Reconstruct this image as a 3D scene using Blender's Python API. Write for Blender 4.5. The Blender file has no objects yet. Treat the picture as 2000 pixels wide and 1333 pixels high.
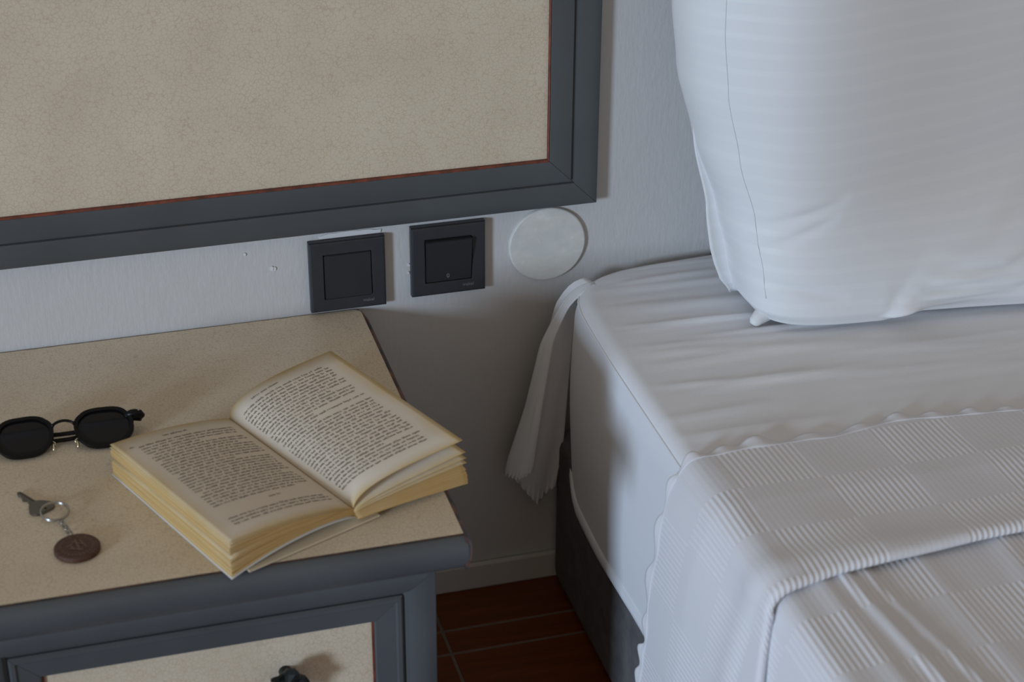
import bpy, bmesh, math, random
from mathutils import Vector, Matrix
from mathutils import noise as mnoise

random.seed(7)
SC = bpy.context.scene
COL = SC.collection

# ------------------------------------------------------------------ camera
YAW, PITCH, ROLL, FPX = 0.28065, 0.49802, 0.00655, 3667.5
fw = Vector((math.sin(YAW) * math.cos(PITCH), math.cos(YAW) * math.cos(PITCH), -math.sin(PITCH)))
rt = Vector((math.cos(YAW), -math.sin(YAW), 0.0))
up = rt.cross(fw)
r2 = rt * math.cos(ROLL) + up * math.sin(ROLL)
u2 = up * math.cos(ROLL) - rt * math.sin(ROLL)
cam = bpy.data.cameras.new('camera')
cam.sensor_fit = 'HORIZONTAL'
cam.sensor_width = 36.0
cam.lens = FPX / 2000.0 * 36.0
cam.clip_start = 0.02
cam.dof.use_dof = True
cam.dof.focus_distance = 1.95
cam.dof.aperture_fstop = 6.3
camo = bpy.data.objects.new('camera', cam)
COL.objects.link(camo)
M4 = Matrix((r2, u2, -fw)).transposed().to_4x4()
M4.translation = Vector((0.05284, -1.77508, 1.33144))
camo.matrix_world = M4
SC.camera = camo

# ------------------------------------------------------------------ light
world = bpy.data.worlds.new('world')
SC.world = world
world.use_nodes = True
bgn = world.node_tree.nodes['Background']
bgn.inputs[0].default_value = (1.0, 0.86, 0.72, 1)
bgn.inputs[1].default_value = 0.325

aim = Vector((0.55, -0.15, 0.42))
ld = Vector((-0.795, -0.605, 0.12)).normalized()
sun = bpy.data.lights.new('balcony_door_daylight', 'AREA')
sun.shape = 'RECTANGLE'
sun.size = 1.45
sun.size_y = 1.9
sun.energy = 275.0 * (10 / 7) ** 2
sun.color = (0.72, 0.92, 1.19)
suno = bpy.data.objects.new('balcony_door_daylight', sun)
COL.objects.link(suno)
suno.location = aim + ld * 10.0
suno.rotation_euler = (-ld).to_track_quat('-Z', 'Y').to_euler()

vs = SC.view_settings
vs.view_transform = 'Standard'
vs.look = 'None'
vs.exposure = 0.0
vs.gamma = 1.0
vs.use_curve_mapping = False

# ------------------------------------------------------------------ helpers
def link(name, me, mat=None, parent=None, smooth=False, mats=None):
    o = bpy.data.objects.new(name, me)
    COL.objects.link(o)
    if mats:
        if not me.materials:
            for m in mats:
                me.materials.append(m)
    elif mat is not None and not me.materials:
        me.materials.append(mat)
    if smooth:
        me.polygons.foreach_set('use_smooth', [True] * len(me.polygons))
    if parent is not None:
        o.parent = parent
    return o

def tag(o, label, cat, group=None):
    o['label'] = label
    o['category'] = cat
    if group:
        o['group'] = group
    return o

def struct(o):
    o['kind'] = 'structure'
    return o

def thing(name, label, cat, loc=(0, 0, 0), group=None):
    o = bpy.data.objects.new(name, None)
    o.empty_display_size = 0.05
    COL.objects.link(o)
    o.location = loc
    return tag(o, label, cat, group)

def child(o, parent):
    """parent o keeping world coordinates (parents here are only translated)"""
    o.parent = parent
    o.matrix_parent_inverse = Matrix.Translation(-Vector(parent.location))
    return o

def mesh(name, verts, faces, uvs=None):
    me = bpy.data.meshes.new(name)
    me.from_pydata([tuple(v) for v in verts], [], faces)
    if uvs:
        lay = me.uv_layers.new(name='UVMap')
        for l in me.loops:
            lay.data[l.index].uv = uvs[l.vertex_index]
    me.update()
    return me

def bm_mesh(name, bm):
    bmesh.ops.recalc_face_normals(bm, faces=bm.faces[:])
    me = bpy.data.meshes.new(name)
    bm.to_mesh(me)
    bm.free()
    return me

def box_bm(bm, lo, hi, bevel=0.0, seg=2):
    g = bmesh.ops.create_cube(bm, size=1.0)
    vs_ = g['verts']
    for v in vs_:
        v.co = Vector([lo[i] + (v.co[i] + 0.5) * (hi[i] - lo[i]) for i in range(3)])
    if bevel > 0:
        es = list({e for v in vs_ for e in v.link_edges})
        bmesh.ops.bevel(bm, geom=es, offset=bevel, segments=seg, affect='EDGES', profile=0.5)

def box(name, lo, hi, mat, bevel=0.0, seg=2, parent=None):
    bm = bmesh.new()
    box_bm(bm, lo, hi, bevel, seg)
    o = link(name, bm_mesh(name, bm), mat)
    if parent is not None:
        child(o, parent)
    return o

def soften(o, deg=35):
    me = o.data
    me.polygons.foreach_set('use_smooth', [True] * len(me.polygons))
    me.set_sharp_from_angle(angle=math.radians(deg))
    return o

def grid_mesh(name, nu, nv, fn, uvfn=None, closed_u=False, thick=0.0):
    vs_, fs, uv = [], [], []
    for j in range(nv):
        for i in range(nu):
            vs_.append(fn(i, j))
            if uvfn:
                uv.append(uvfn(i, j))
    iu = nu if closed_u else nu - 1
    for j in range(nv - 1):
        for i in range(iu):
            a = j * nu + i
            b = j * nu + (i + 1) % nu
            fs.append((a, b, b + nu, a + nu))
    return mesh(name, vs_, fs, uv if uvfn else None)

def tube_mesh(name, pts, r, seg=10, closed=False, radii=None):
    pts = [Vector(p) for p in pts]
    n = len(pts)
    vs_, fs = [], []
    ref = None
    for k in range(n):
        if closed:
            t = (pts[(k + 1) % n] - pts[k - 1]).normalized()
        else:
            t = (pts[min(k + 1, n - 1)] - pts[max(k - 1, 0)]).normalized()
        if ref is None:
            ref = Vector((0, 0, 1)) if abs(t.z) < 0.9 else Vector((1, 0, 0))
        a = (ref - t * ref.dot(t)).normalized()
        ref = a
        b = t.cross(a)
        rr = radii[k] if radii else r
        for s in range(seg):
            an = 2 * math.pi * s / seg
            vs_.append(pts[k] + (a * math.cos(an) + b * math.sin(an)) * rr)
    for k in range(n if closed else n - 1):
        for s in range(seg):
            q = (k + 1) % n
            fs.append((k * seg + s, k * seg + (s + 1) % seg, q * seg + (s + 1) % seg, q * seg + s))
    if not closed:
        fs.append(tuple(range(seg))[::-1])
        fs.append(tuple((n - 1) * seg + s for s in range(seg)))
    return mesh(name, vs_, fs)

def lerp(a, b, t):
    return a + (b - a) * t

def interp(tab, x):
    if x <= tab[0][0]:
        return tab[0][1]
    for (x0, y0), (x1, y1) in zip(tab, tab[1:]):
        if x <= x1:
            t = (x - x0) / (x1 - x0)
            t = t * t * (3 - 2 * t) * 0.5 + t * 0.5
            return y0 + (y1 - y0) * t
    return tab[-1][1]

def nz(x, y, z=0.0):
    return mnoise.noise(Vector((x, y, z)))

def solidify(o, t, off=-1.0):
    m = o.modifiers.new('thickness', 'SOLIDIFY')
    m.thickness = t
    m.offset = off
    return o

# ------------------------------------------------------------------ materials
def new_mat(name, col=(0.5, 0.5, 0.5), rough=0.6, metal=0.0, spec=0.5):
    m = bpy.data.materials.new(name)
    m.use_nodes = True
    b = m.node_tree.nodes['Principled BSDF']
    b.inputs['Base Color'].default_value = (*col, 1)
    b.inputs['Roughness'].default_value = rough
    b.inputs['Metallic'].default_value = metal
    b.inputs['Specular IOR Level'].default_value = spec
    return m

class N:
    def __init__(self, m):
        self.m = m
        self.t = m.node_tree
        self.b = self.t.nodes['Principled BSDF']
    def n(self, typ, **kw):
        nd = self.t.nodes.new(typ)
        for k, v in kw.items():
            if k.startswith('i_'):
                key = k[2:].replace('_', ' ')
                nd.inputs[key].default_value = v
            elif k.startswith('x'):
                nd.inputs[int(k[1:])].default_value = v
            else:
                setattr(nd, k, v)
        return nd
    def l(self, a, b):
        self.t.links.new(a, b)
    def coord(self, kind='Object', scale=(1, 1, 1)):
        tc = self.n('ShaderNodeTexCoord')
        mp = self.n('ShaderNodeMapping')
        mp.inputs['Scale'].default_value = scale
        self.l(tc.outputs[kind], mp.inputs[0])
        return mp.outputs[0]
    def noise(self, vec, scale, detail=3, rough=0.5):
        nd = self.n('ShaderNodeTexNoise')
        nd.inputs['Scale'].default_value = scale
        nd.inputs['Detail'].default_value = detail
        nd.inputs['Roughness'].default_value = rough
        self.l(vec, nd.inputs['Vector'])
        return nd.outputs[0]
    def ramp(self, fac, stops):
        r = self.n('ShaderNodeValToRGB')
        el = r.color_ramp.elements
        el[0].position, el[0].color = stops[0][0], (*stops[0][1], 1)
        el[1].position, el[1].color = stops[-1][0], (*stops[-1][1], 1)
        for p, c in stops[1:-1]:
            e = el.new(p)
            e.color = (*c, 1)
        self.l(fac, r.inputs[0])
        return r.outputs[0]
    def math(self, op, a, b=None, c=None, clamp=False):
        nd = self.n('ShaderNodeMath', operation=op)
        nd.use_clamp = clamp
        for k, v in enumerate((a, b, c)):
            if v is None:
                continue
            if isinstance(v, (int, float)):
                nd.inputs[k].default_value = v
            else:
                self.l(v, nd.inputs[k])
        return nd.outputs[0]
    def mix(self, fac, a, b, mode='MIX'):
        nd = self.n('ShaderNodeMix', data_type='RGBA', blend_type=mode)
        for k, v in ((0, fac), (6, a), (7, b)):
            if isinstance(v, (int, float)):
                nd.inputs[k].default_value = v
            elif isinstance(v, tuple):
                nd.inputs[k].default_value = (*v, 1)
            else:
                self.l(v, nd.inputs[k])
        return nd.outputs[2]
    def bump(self, h, strength=0.3, dist=0.001, prev=None):
        nd = self.n('ShaderNodeBump')
        nd.inputs['Strength'].default_value = strength
        nd.inputs['Distance'].default_value = dist
        self.l(h, nd.inputs['Height'])
        if prev is not None:
            self.l(prev, nd.inputs['Normal'])
        self.l(nd.outputs[0], self.b.inputs['Normal'])
        return nd.outputs[0]
    def base(self, c):
        self.l(c, self.b.inputs['Base Color'])

# wall paint
m_wall = new_mat('grey_white_wall_paint', (0.52, 0.53, 0.52), 0.55, spec=0.35)
k = N(m_wall)
v = k.coord('Object')
vst = k.coord('Object', (1.0, 1.0, 0.22))
n1 = k.noise(v, 2.2, 4)
k.base(k.ramp(n1, [(0.3, (0.51, 0.50, 0.485)), (0.7, (0.565, 0.555, 0.54))]))
b1 = k.bump(k.noise(vst, 260, 3, 0.6), 0.30, 0.0012)
b2 = k.bump(k.noise(v, 35, 3, 0.6), 0.25, 0.003, b1)

# crackle laminate
def laminate(name, c0, c1, cv):
    m = new_mat(name, c0, 0.42, spec=0.4)
    k = N(m)
    v = k.coord('Object')
    nz_ = k.n('ShaderNodeTexNoise')
    nz_.inputs['Scale'].default_value = 90
    k.l(v, nz_.inputs['Vector'])
    mixv = k.n('ShaderNodeMix', data_type='VECTOR')
    mixv.inputs[0].default_value = 0.006
    k.l(v, mixv.inputs[4])
    k.l(nz_.outputs[1], mixv.inputs[5])
    vo = k.n('ShaderNodeTexVoronoi', feature='DISTANCE_TO_EDGE')
    vo.inputs['Scale'].default_value = 235
    k.l(mixv.outputs[1], vo.inputs['Vector'])
    line = k.ramp(vo.outputs['Distance'], [(0.0, (1, 1, 1)), (0.09, (0, 0, 0))])
    mask = k.ramp(k.noise(v, 120, 2), [(0.22, (0, 0, 0)), (0.50, (1, 1, 1))])
    f = k.math('MULTIPLY', line, mask)
    f = k.math('MULTIPLY', f, 0.46)
    cb = k.ramp(k.noise(v, 14, 4), [(0.3, c0), (0.7, c1)])
    k.base(k.mix(f, cb, cv))
    return m
m_lam = laminate('crackle_laminate', (0.56, 0.475, 0.35), (0.62, 0.535, 0.40), (0.38, 0.25, 0.15))
m_lamtop = laminate('crackle_laminate_top', (0.62, 0.53, 0.39), (0.68, 0.59, 0.445), (0.36, 0.25, 0.16))

# painted slate grey wood
m_slate = new_mat('slate_grey_paint', (0.085, 0.10, 0.115), 0.42, spec=0.4)
k = N(m_slate)
v = k.coord('Object')
k.base(k.ramp(k.noise(v, 9, 4), [(0.3, (0.066, 0.072, 0.075)), (0.7, (0.081, 0.088, 0.091))]))
k.bump(k.noise(v, 320, 3), 0.12, 0.0006)

m_rust = new_mat('bare_red_brown_edge', (0.24, 0.055, 0.022), 0.6)
k = N(m_rust)
v = k.coord('Object')
k.base(k.ramp(k.noise(v, 70, 4), [(0.35, (0.085, 0.022, 0.012)), (0.65, (0.20, 0.045, 0.020))]))
m_edge = new_mat('dark_brown_board_edge', (0.045, 0.022, 0.012), 0.6)
k = N(m_edge)
v = k.coord('Object')
k.base(k.ramp(k.noise(v, 60, 4), [(0.35, (0.028, 0.016, 0.012)), (0.70, (0.085, 0.036, 0.018))]))
m_worn = new_mat('worn_brown_corner', (0.13, 0.055, 0.028), 0.5)
k = N(m_worn)
v = k.coord('Object')
k.base(k.ramp(k.noise(v, 45, 4), [(0.40, (0.030, 0.028, 0.030)), (0.62, (0.20, 0.075, 0.035))]))
m_gap = new_mat('groove_shadow_paint', (0.02, 0.022, 0.026), 0.7)

m_switch = new_mat('anthracite_plastic', (0.030, 0.031, 0.035), 0.42, spec=0.4)
k = N(m_switch)
v = k.coord('Object')
k.base(k.ramp(k.noise(v, 60, 2), [(0.3, (0.028, 0.029, 0.033)), (0.7, (0.033, 0.034, 0.038))]))
k.bump(k.noise(v, 900, 2), 0.10, 0.0003)
m_rocker = new_mat('anthracite_rocker', (0.024, 0.025, 0.027), 0.45, spec=0.35)
m_print = new_mat('pale_grey_print', (0.16, 0.16, 0.17), 0.5)

m_disc = new_mat('off_white_cover_paint', (0.60, 0.60, 0.56), 0.5)
k = N(m_disc)
v = k.coord('Object')
vd = k.coord('Object', (26, 26, 60))
k.base(k.ramp(k.noise(vd, 1.0, 5, 0.65), [(0.35, (0.55, 0.555, 0.53)), (0.58, (0.61, 0.60, 0.55)), (0.75, (0.70, 0.69, 0.65))]))
k.bump(k.noise(v, 60, 4), 0.35, 0.002)
m_filler = new_mat('white_filler', (0.66, 0.66, 0.65), 0.7)

# textiles
def cloth(name, c0, c1, wscale, strength, rough=0.85):
    m = new_mat(name, c0, rough, spec=0.25)
    k = N(m)
    v = k.coord('Object')
    k.base(k.ramp(k.noise(v, 12, 4), [(0.3, c0), (0.7, c1)]))
    k.bump(k.noise(v, wscale, 3, 0.7), strength, 0.0006)
    k.b.inputs['Sheen Weight'].default_value = 0.15
    k.b.inputs['Sheen Roughness'].default_value = 0.5
    return m
m_sheet = cloth('white_cotton_sheet', (0.73, 0.745, 0.77), (0.76, 0.775, 0.80), 700, 0.25)
m_pill = new_mat('satin_stripe_cotton', (0.74, 0.745, 0.74), 0.7, spec=0.3)
k = N(m_pill)
v = k.coord('Object')
sep = k.n('ShaderNodeSeparateXYZ')
k.l(v, sep.inputs[0])
zz = k.math('MULTIPLY_ADD', k.noise(v, 3.5, 2), 0.035, sep.outputs[2])
st = k.math('SINE', k.math('MULTIPLY', zz, 2 * math.pi / 0.0185))
stf = k.ramp(st, [(0.30, (0.0, 0.0, 0.0)), (0.70, (1, 1, 1))])
k.base(k.mix(stf, (0.695, 0.705, 0.71), (0.713, 0.723, 0.727)))
rr = k.math('MULTIPLY_ADD', stf, -0.18, 0.72)
k.l(rr, k.b.inputs['Roughness'])
k.bump(k.noise(v, 800, 2, 0.7), 0.15, 0.0004)

# ribbed checkered blanket (uv in metres: u across the ribs, v along them)
m_blank = new_mat('white_ribbed_cotton', (0.74, 0.735, 0.74), 0.9, spec=0.2)
k = N(m_blank)
tc = k.n('ShaderNodeTexCoord')
sep = k.n('ShaderNodeSeparateXYZ')
k.l(tc.outputs['UV'], sep.inputs[0])
rib = k.math('SINE', k.math('MULTIPLY', sep.outputs[0], 2 * math.pi / 0.0056))
cu = k.math('PINGPONG', k.math('MULTIPLY', sep.outputs[0], 1 / 0.078), 1.0)
cu = k.math('GREATER_THAN', cu, 0.5)
cv = k.math('PINGPONG', k.math('MULTIPLY', sep.outputs[1], 1 / 0.070), 1.0)
cv = k.math('GREATER_THAN', cv, 0.5)
chk = k.math('ABSOLUTE', k.math('SUBTRACT', cu, cv))
fine = k.math('SINE', k.math('MULTIPLY', sep.outputs[1], 2 * math.pi / 0.0030))
h = k.math('ADD', k.math('MULTIPLY', rib, k.math('MULTIPLY_ADD', chk, 0.9, 0.10)), k.math('MULTIPLY', fine, 0.12))
k.base(k.mix(k.math('MULTIPLY', k.math('MULTIPLY_ADD', rib, 0.5, 0.5), chk), (0.70, 0.705, 0.73), (0.77, 0.775, 0.80)))
bb = k.bump(h, 0.38, 0.0010)
k.bump(k.noise(k.coord('Object'), 500, 3, 0.7), 0.25, 0.0006, bb)

m_base = new_mat('charcoal_upholstery', (0.16, 0.155, 0.155), 0.95, spec=0.15)
k = N(m_base)
v = k.coord('Object')
k.base(k.ramp(k.noise(v, 26, 5, 0.7), [(0.3, (0.105, 0.10, 0.10)), (0.7, (0.165, 0.16, 0.16))]))
k.bump(k.noise(v, 480, 3, 0.8), 0.6, 0.001)

# floor
m_grout = new_mat('pale_grout', (0.33, 0.27, 0.22), 0.9)
k = N(m_grout)
v = k.coord('Object')
k.base(k.ramp(k.noise(v, 40, 4), [(0.3, (0.15, 0.11, 0.085)), (0.7, (0.20, 0.155, 0.12))]))
m_tile = new_mat('orange_brown_tile', (0.26, 0.085, 0.022), 0.45, spec=0.4)
k = N(m_tile)
v = k.coord('Object', (3, 26, 3))
k.base(k.ramp(k.noise(v, 3.0, 5, 0.6), [(0.25, (0.105, 0.024, 0.003)), (0.55, (0.150, 0.035, 0.005)), (0.8, (0.20, 0.052, 0.009))]))
k.bump(k.noise(v, 14, 3), 0.15, 0.001)
m_skirt = new_mat('pale_skirting_paint', (0.55, 0.53, 0.50), 0.5)
k = N(m_skirt)
v = k.coord('Object')
k.base(k.ramp(k.noise(v, 12, 3), [(0.3, (0.52, 0.50, 0.47)), (0.7, (0.58, 0.56, 0.53))]))

# paper: uv = position in the page (0..1); yellowed towards the outer margins
def paper(name, mid, aged, w):
    m = new_mat(name, mid, 0.75, spec=0.2)
    k = N(m)
    tc = k.n('ShaderNodeTexCoord')
    sep = k.n('ShaderNodeSeparateXYZ')
    k.l(tc.outputs['UV'], sep.inputs[0])
    du = k.math('SUBTRACT', 1.0, sep.outputs[0])
    dv = k.math('MINIMUM', sep.outputs[1], k.math('SUBTRACT', 1.0, sep.outputs[1]))
    d = k.math('MINIMUM', du, k.math('MULTIPLY', dv, 1.5))
    d = k.math('ADD', d, k.math('MULTIPLY', k.math('SUBTRACT', k.noise(k.coord('Object'), 24, 3), 0.5), 0.10))
    f = k.ramp(d, [(0.0, (1, 1, 1)), (w * 0.4, (0.45, 0.45, 0.45)), (w, (0, 0, 0))])
    k.base(k.mix(f, mid, aged))
    k.bump(k.noise(k.coord('Object'), 300, 2), 0.08, 0.0004)
    return m
m_page = paper('aged_page', (0.68, 0.61, 0.50), (0.60, 0.45, 0.22), 0.085)
m_pedge = new_mat('yellowed_page_edges', (0.50, 0.34, 0.15), 0.85, spec=0.15)
k = N(m_pedge)
v = k.coord('Object', (8, 8, 900))
k.base(k.ramp(k.noise(v, 1.0, 4, 0.7), [(0.3, (0.36, 0.21, 0.065)), (0.5, (0.47, 0.29, 0.105)), (0.75, (0.58, 0.40, 0.18))]))
m_ink = new_mat('printed_ink', (0.17, 0.155, 0.13), 0.8, spec=0.1)
m_cover = new_mat('cream_card', (0.62, 0.52, 0.36), 0.6, spec=0.3)
k = N(m_cover)
k.base(k.ramp(k.noise(k.coord('Object'), 22, 4), [(0.3, (0.56, 0.46, 0.31)), (0.7, (0.66, 0.57, 0.42))]))
m_coverw = new_mat('white_card', (0.55, 0.54, 0.50), 0.5, spec=0.35)

m_gfr = new_mat('matt_black_frame', (0.003, 0.003, 0.0035), 0.38, spec=0.22)
m_lens = new_mat('smoked_lens', (0.007, 0.007, 0.008), 0.10, spec=0.28)
m_gold = new_mat('pale_gold_metal', (0.80, 0.72, 0.50), 0.25, metal=1.0)
m_steel = new_mat('nickel_steel', (0.42, 0.40, 0.37), 0.28, metal=1.0)
m_keymt = new_mat('dull_nickel', (0.20, 0.19, 0.17), 0.38, metal=1.0)
m_wood = new_mat('dark_wood_fob', (0.10, 0.045, 0.026), 0.5)
k = N(m_wood)
v = k.coord('Object', (1, 4, 1))
k.base(k.ramp(k.noise(v, 90, 4, 0.6), [(0.3, (0.050, 0.019, 0.010)), (0.7, (0.085, 0.038, 0.022))]))
m_engr = new_mat('engraved_lighter_wood', (0.135, 0.080, 0.055), 0.7)
m_knob = new_mat('dark_bronze_knob', (0.020, 0.024, 0.023), 0.35, metal=0.6)

# ------------------------------------------------------------------ setting
struct(box('wall_back', (-3.2, 0.0, -0.1), (3.2, 0.12, 2.6), m_wall))

floor = struct(box('floor', (-3.2, -3.6, -0.06), (3.2, 0.0, -0.0006), m_grout))
rows = [(0.0, -0.0778), (-0.0778, -0.1205)]
y = -0.1205
while y > -3.4:
    rows.append((y, y - 0.332))
    y -= 0.332
    rows.append((y, y - 0.0427))
    y -= 0.0427
tile_cache = {}
JX, PX = 0.4612, 0.332
for y0, y1 in rows:
    for c in range(-9, 8):
        x0 = JX + c * PX
        x1 = x0 + PX
        key = round(y0 - y1, 4)
        if key not in tile_cache:
            bm = bmesh.new()
            g = 0.0012
            box_bm(bm, (g, -(y0 - y1) + g, -0.008), (PX - g, -g, 0.0), 0.0012, 1)
            tile_cache[key] = bm_mesh('floor_tile', bm)
            tile_cache[key].materials.append(m_tile)
        if x1 > 3.2 or x0 < -3.2:
            continue
        t = bpy.data.objects.new('floor_tile', tile_cache[key])
        COL.objects.link(t)
        t.location = (x0, y0, 0.0)
        t.parent = floor

struct(box('baseboard_back', (-3.2, -0.008, 0.0), (3.2, -0.0002, 0.036), m_skirt, 0.003, 2))

# ------------------------------------------------------------------ framed headboard panel on the wall
XR, ZB = 0.6553, 0.4918          # outer right / bottom edge of the frame
XL, ZT = -1.45, 1.33
FWID = 0.0562
hp = thing('headboard_panel', 'large beige crackle-patterned wall panel in a slate grey mitred frame', 'wall panel', (0.0, -0.001, ZB))
child(box('laminate_panel', (XL + 0.03, -0.0108, ZB + 0.03), (XR - 0.03, -0.001, ZT - 0.03), m_lam), hp)

# frame profile: distance from outer edge -> depth out of the wall
prof = [(0.0, 0.001), (0.0, 0.0165), (0.0012, 0.0205), (0.004, 0.0220), (0.012, 0.0226), (0.024, 0.0224), (0.0272, 0.0218),
        (0.0280, 0.0170), (0.0300, 0.0165), (0.0308, 0.0206), (0.0330, 0.0213), (0.050, 0.0216), (0.0545, 0.0212), (FWID, 0.0190), (FWID, 0.001)]
prof = [(w, 0.001 + (d - 0.001) * 0.72) for w, d in prof]
def rail(name, p_out0, p_out1, inward, ext0, ext1):
    """mitred moulding from p_out0 to p_out1 on the outer edge (x,z); inward = direction to the picture"""
    a, b, n = Vector(p_out0), Vector(p_out1), Vector(inward)
    d = (b - a).normalized()
    vs_ = []
    for (w, dep) in prof:
        for q, e in ((a, ext0), (b, -ext1)):
            p2 = q + n * w + d * (w * e) + d * (0.00025 * e)
            vs_.append((p2.x, -dep, p2.y))
    np_ = len(prof)
    fs = [(2 * i, 2 * i + 1, 2 * i + 3, 2 * i + 2) for i in range(np_ - 1)]
    fs.append(tuple(2 * i for i in range(np_)))
    fs.append(tuple(2 * i + 1 for i in reversed(range(np_))))
    bm = bmesh.new()
    bv = [bm.verts.new(v) for v in vs_]
    for f in fs:
        bm.faces.new([bv[i] for i in f])
    return soften(child(link(name, bm_mesh(name, bm), m_slate), hp), 28)
rail('frame_rail', (XL, ZB), (XR, ZB), (0, 1), 1, 1)
rail('frame_stile', (XR, ZB), (XR, ZT), (-1, 0), 1, 1)
rail('frame_rail', (XL, ZT), (XR, ZT), (0, -1), 1, 1)
rail('frame_stile', (XL, ZB), (XL, ZT), (1, 0), 1, 1)
def edge_strip(w0, w1, horizontal):
    """bare brown strip where the grey paint stops short, ragged along the paint side"""
    bm = bmesh.new()
    n = 220
    va = []
    L0, L1 = (XL + FWID, XR - FWID) if horizontal else (ZB + FWID, ZT - FWID)
    for i in range(n + 1):
        t = lerp(L0, L1, i / n)
        ww = w1 * (0.55 + 0.45 * abs(nz(t * 9, 3.1 if horizontal else 8.2)) * 2.2)
        if horizontal:
            pts = ((t, -0.0109, ZB + FWID + w0), (t, -0.0146, ZB + FWID + w0), (t, -0.0160, ZB + FWID - 0.45 * min(ww, 0.0040)))
        else:
            pts = ((XR - FWID - w0, -0.0109, t), (XR - FWID - w0, -0.0146, t), (XR - FWID + 0.3 * min(ww, 0.0026), -0.0158, t))
        va.append([bm.verts.new(p_) for p_ in pts])
    for i in range(n):
        for q in range(2):
            bm.faces.new((va[i][q], va[i + 1][q], va[i + 1][q + 1], va[i][q + 1]))
    return child(link('bare_edge', bm_mesh('bare_edge', bm), m_rust), hp)
edge_strip(0.0006, 0.0036, True)
edge_strip(0.0006, 0.0020, False)

# ------------------------------------------------------------------ light switches and blank cover
def text_mesh(body, size, mat, loc, rot, parent, name, shear=0.0, extrude=0.0002, align='CENTER'):
    cu_ = bpy.data.curves.new(name, 'FONT')
    cu_.body = body
    cu_.size = size
    cu_.extrude = extrude
    cu_.shear = shear
    cu_.align_x = align
    cu_.align_y = 'CENTER'
    o = bpy.data.objects.new(name, cu_)
    COL.objects.link(o)
    dg = bpy.context.evaluated_depsgraph_get()
    me = bpy.data.meshes.new_from_object(o.evaluated_get(dg))
    bpy.data.objects.remove(o)
    me.transform(Matrix.Translation(Vector(loc)) @ Matrix.Rotation(rot[2], 4, 'Z') @ Matrix.Rotation(rot[0], 4, 'X'))
    me.materials.clear()
    me.materials.append(mat)
    return child(link(name, me), parent)

PS = 0.082
def rounded_square_plate(name, cx, cz, s, y0, y1, bev, mat, parent, hole=None):
    bm = bmesh.new()
    if hole is None:
        box_bm(bm, (cx - s / 2, y1, cz - s / 2), (cx + s / 2, y0, cz + s / 2), bev, 3)
    else:
        hs = hole / 2
        def ring(h, y):
            return [bm.verts.new((cx + a * h, y, cz + b * h)) for a, b in ((-1, -1), (1, -1), (1, 1), (-1, 1))]
        R_ = [ring(s / 2 - 0.0006, y0), ring(s / 2, y0 - 0.001), ring(s / 2, y1 + 0.0022), ring(s / 2 - 0.0007, y1 + 0.0006), ring(s / 2 - 0.0022, y1),
              ring(hs + 0.0006, y1), ring(hs, y1 + 0.0006), ring(hs, y0 - 0.001)]
        for a, b in zip(R_, R_[1:]):
            for i in range(4):
                j = (i + 1) % 4
                bm.faces.new((a[i], a[j], b[j], b[i]))
        bm.faces.new(R_[-1])
        bm.faces.new(R_[0][::-1])
    return child(link(name, bm_mesh(name, bm), mat), parent)

def switch(x0, z1, label, up_tilt, symbol):
    cx, cz = x0 + PS / 2, z1 - PS / 2
    t = thing('light_switch', label, 'light switch', (cx, 0.0, cz), 'light switches under the framed panel')
    rounded_square_plate('switch_plate', cx, cz, PS, -0.0003, -0.0100, 0.002, m_switch, t, hole=0.0520)
    # rocker: wedge, one end proud
    s = 0.0505
    yt, yb = (-0.0155, -0.0092) if up_tilt else (-0.0100, -0.0112)
    bm = bmesh.new()
    box_bm(bm, (cx - s / 2, -1, cz - s / 2), (cx + s / 2, 0, cz + s / 2), 0.0)
    for v_ in bm.verts:
        f = (v_.co.z - (cz - s / 2)) / s
        v_.co.y = lerp(yb, yt, f) if v_.co.y < -0.5 else -0.0025
    bmesh.ops.bevel(bm, geom=bm.edges[:], offset=0.0007, segments=2, affect='EDGES')
    rk = child(link('rocker', bm_mesh('rocker', bm), m_rocker), t)
    text_mesh('makel', 0.0052, m_print, (cx + 0.0215, -0.0100, cz - 0.0318), (math.radians(90), 0, 0), t, 'brand_print')
    if symbol:
        pts = [(cx - 0.001 + 0.0011 * math.cos(a), lerp(yb, yt, 0.13) - 0.0001, cz - 0.0185 + 0.0023 * math.sin(a)) for a in [i * math.pi / 12 for i in range(24)]]
        o = link('switch_symbol', tube_mesh('switch_symbol', pts, 0.0004, 6, True), m_print)
        o.parent = rk
    return t
switch(0.3390, 0.4793, 'square anthracite light switch with a flat rocker, partly behind the nightstand top', False, False)
switch(0.4493, 0.4834, 'square anthracite light switch with its rocker top tilted out, beside the round cover', True, True)

# white filler chips at the plates
def chip(pts, name='filler_patch'):
    bm = bmesh.new()
    a = [bm.verts.new((x, -0.0004, z)) for x, z in pts]
    f = bm.faces.new(a)
    ex = bmesh.ops.extrude_face_region(bm, geom=[f])
    for e in ex['geom']:
        if isinstance(e, bmesh.types.BMVert):
            e.co.y = -0.0012
    return bm_mesh(name, bm)
wall = bpy.data.objects['wall_back']
ch = []
top = [(0.353 + i * 0.006, 0.4830 + 0.0030 * abs(nz(i * 1.3, 2.0)) + 0.0022 * math.sin(i / 11 * math.pi)) for i in range(12)]
bot = [(0.352 + i * 0.006, 0.4800) for i in reversed(range(12))]
ch.append(chip(top + bot))
for (px, pz, s) in ((0.3005, 0.452, 0.0022), (0.3035, 0.4515, 0.0018), (0.273, 0.472, 0.0014), (0.286, 0.488, 0.0013), (0.448, 0.437, 0.0015), (0.4475, 0.428, 0.0012)):
    ch.append(chip([(px + s * math.cos(a) * (0.8 + 0.4 * random.random()), pz + 1.3 * s * math.sin(a)) for a in [i * math.pi / 4 for i in range(8)]]))
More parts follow.
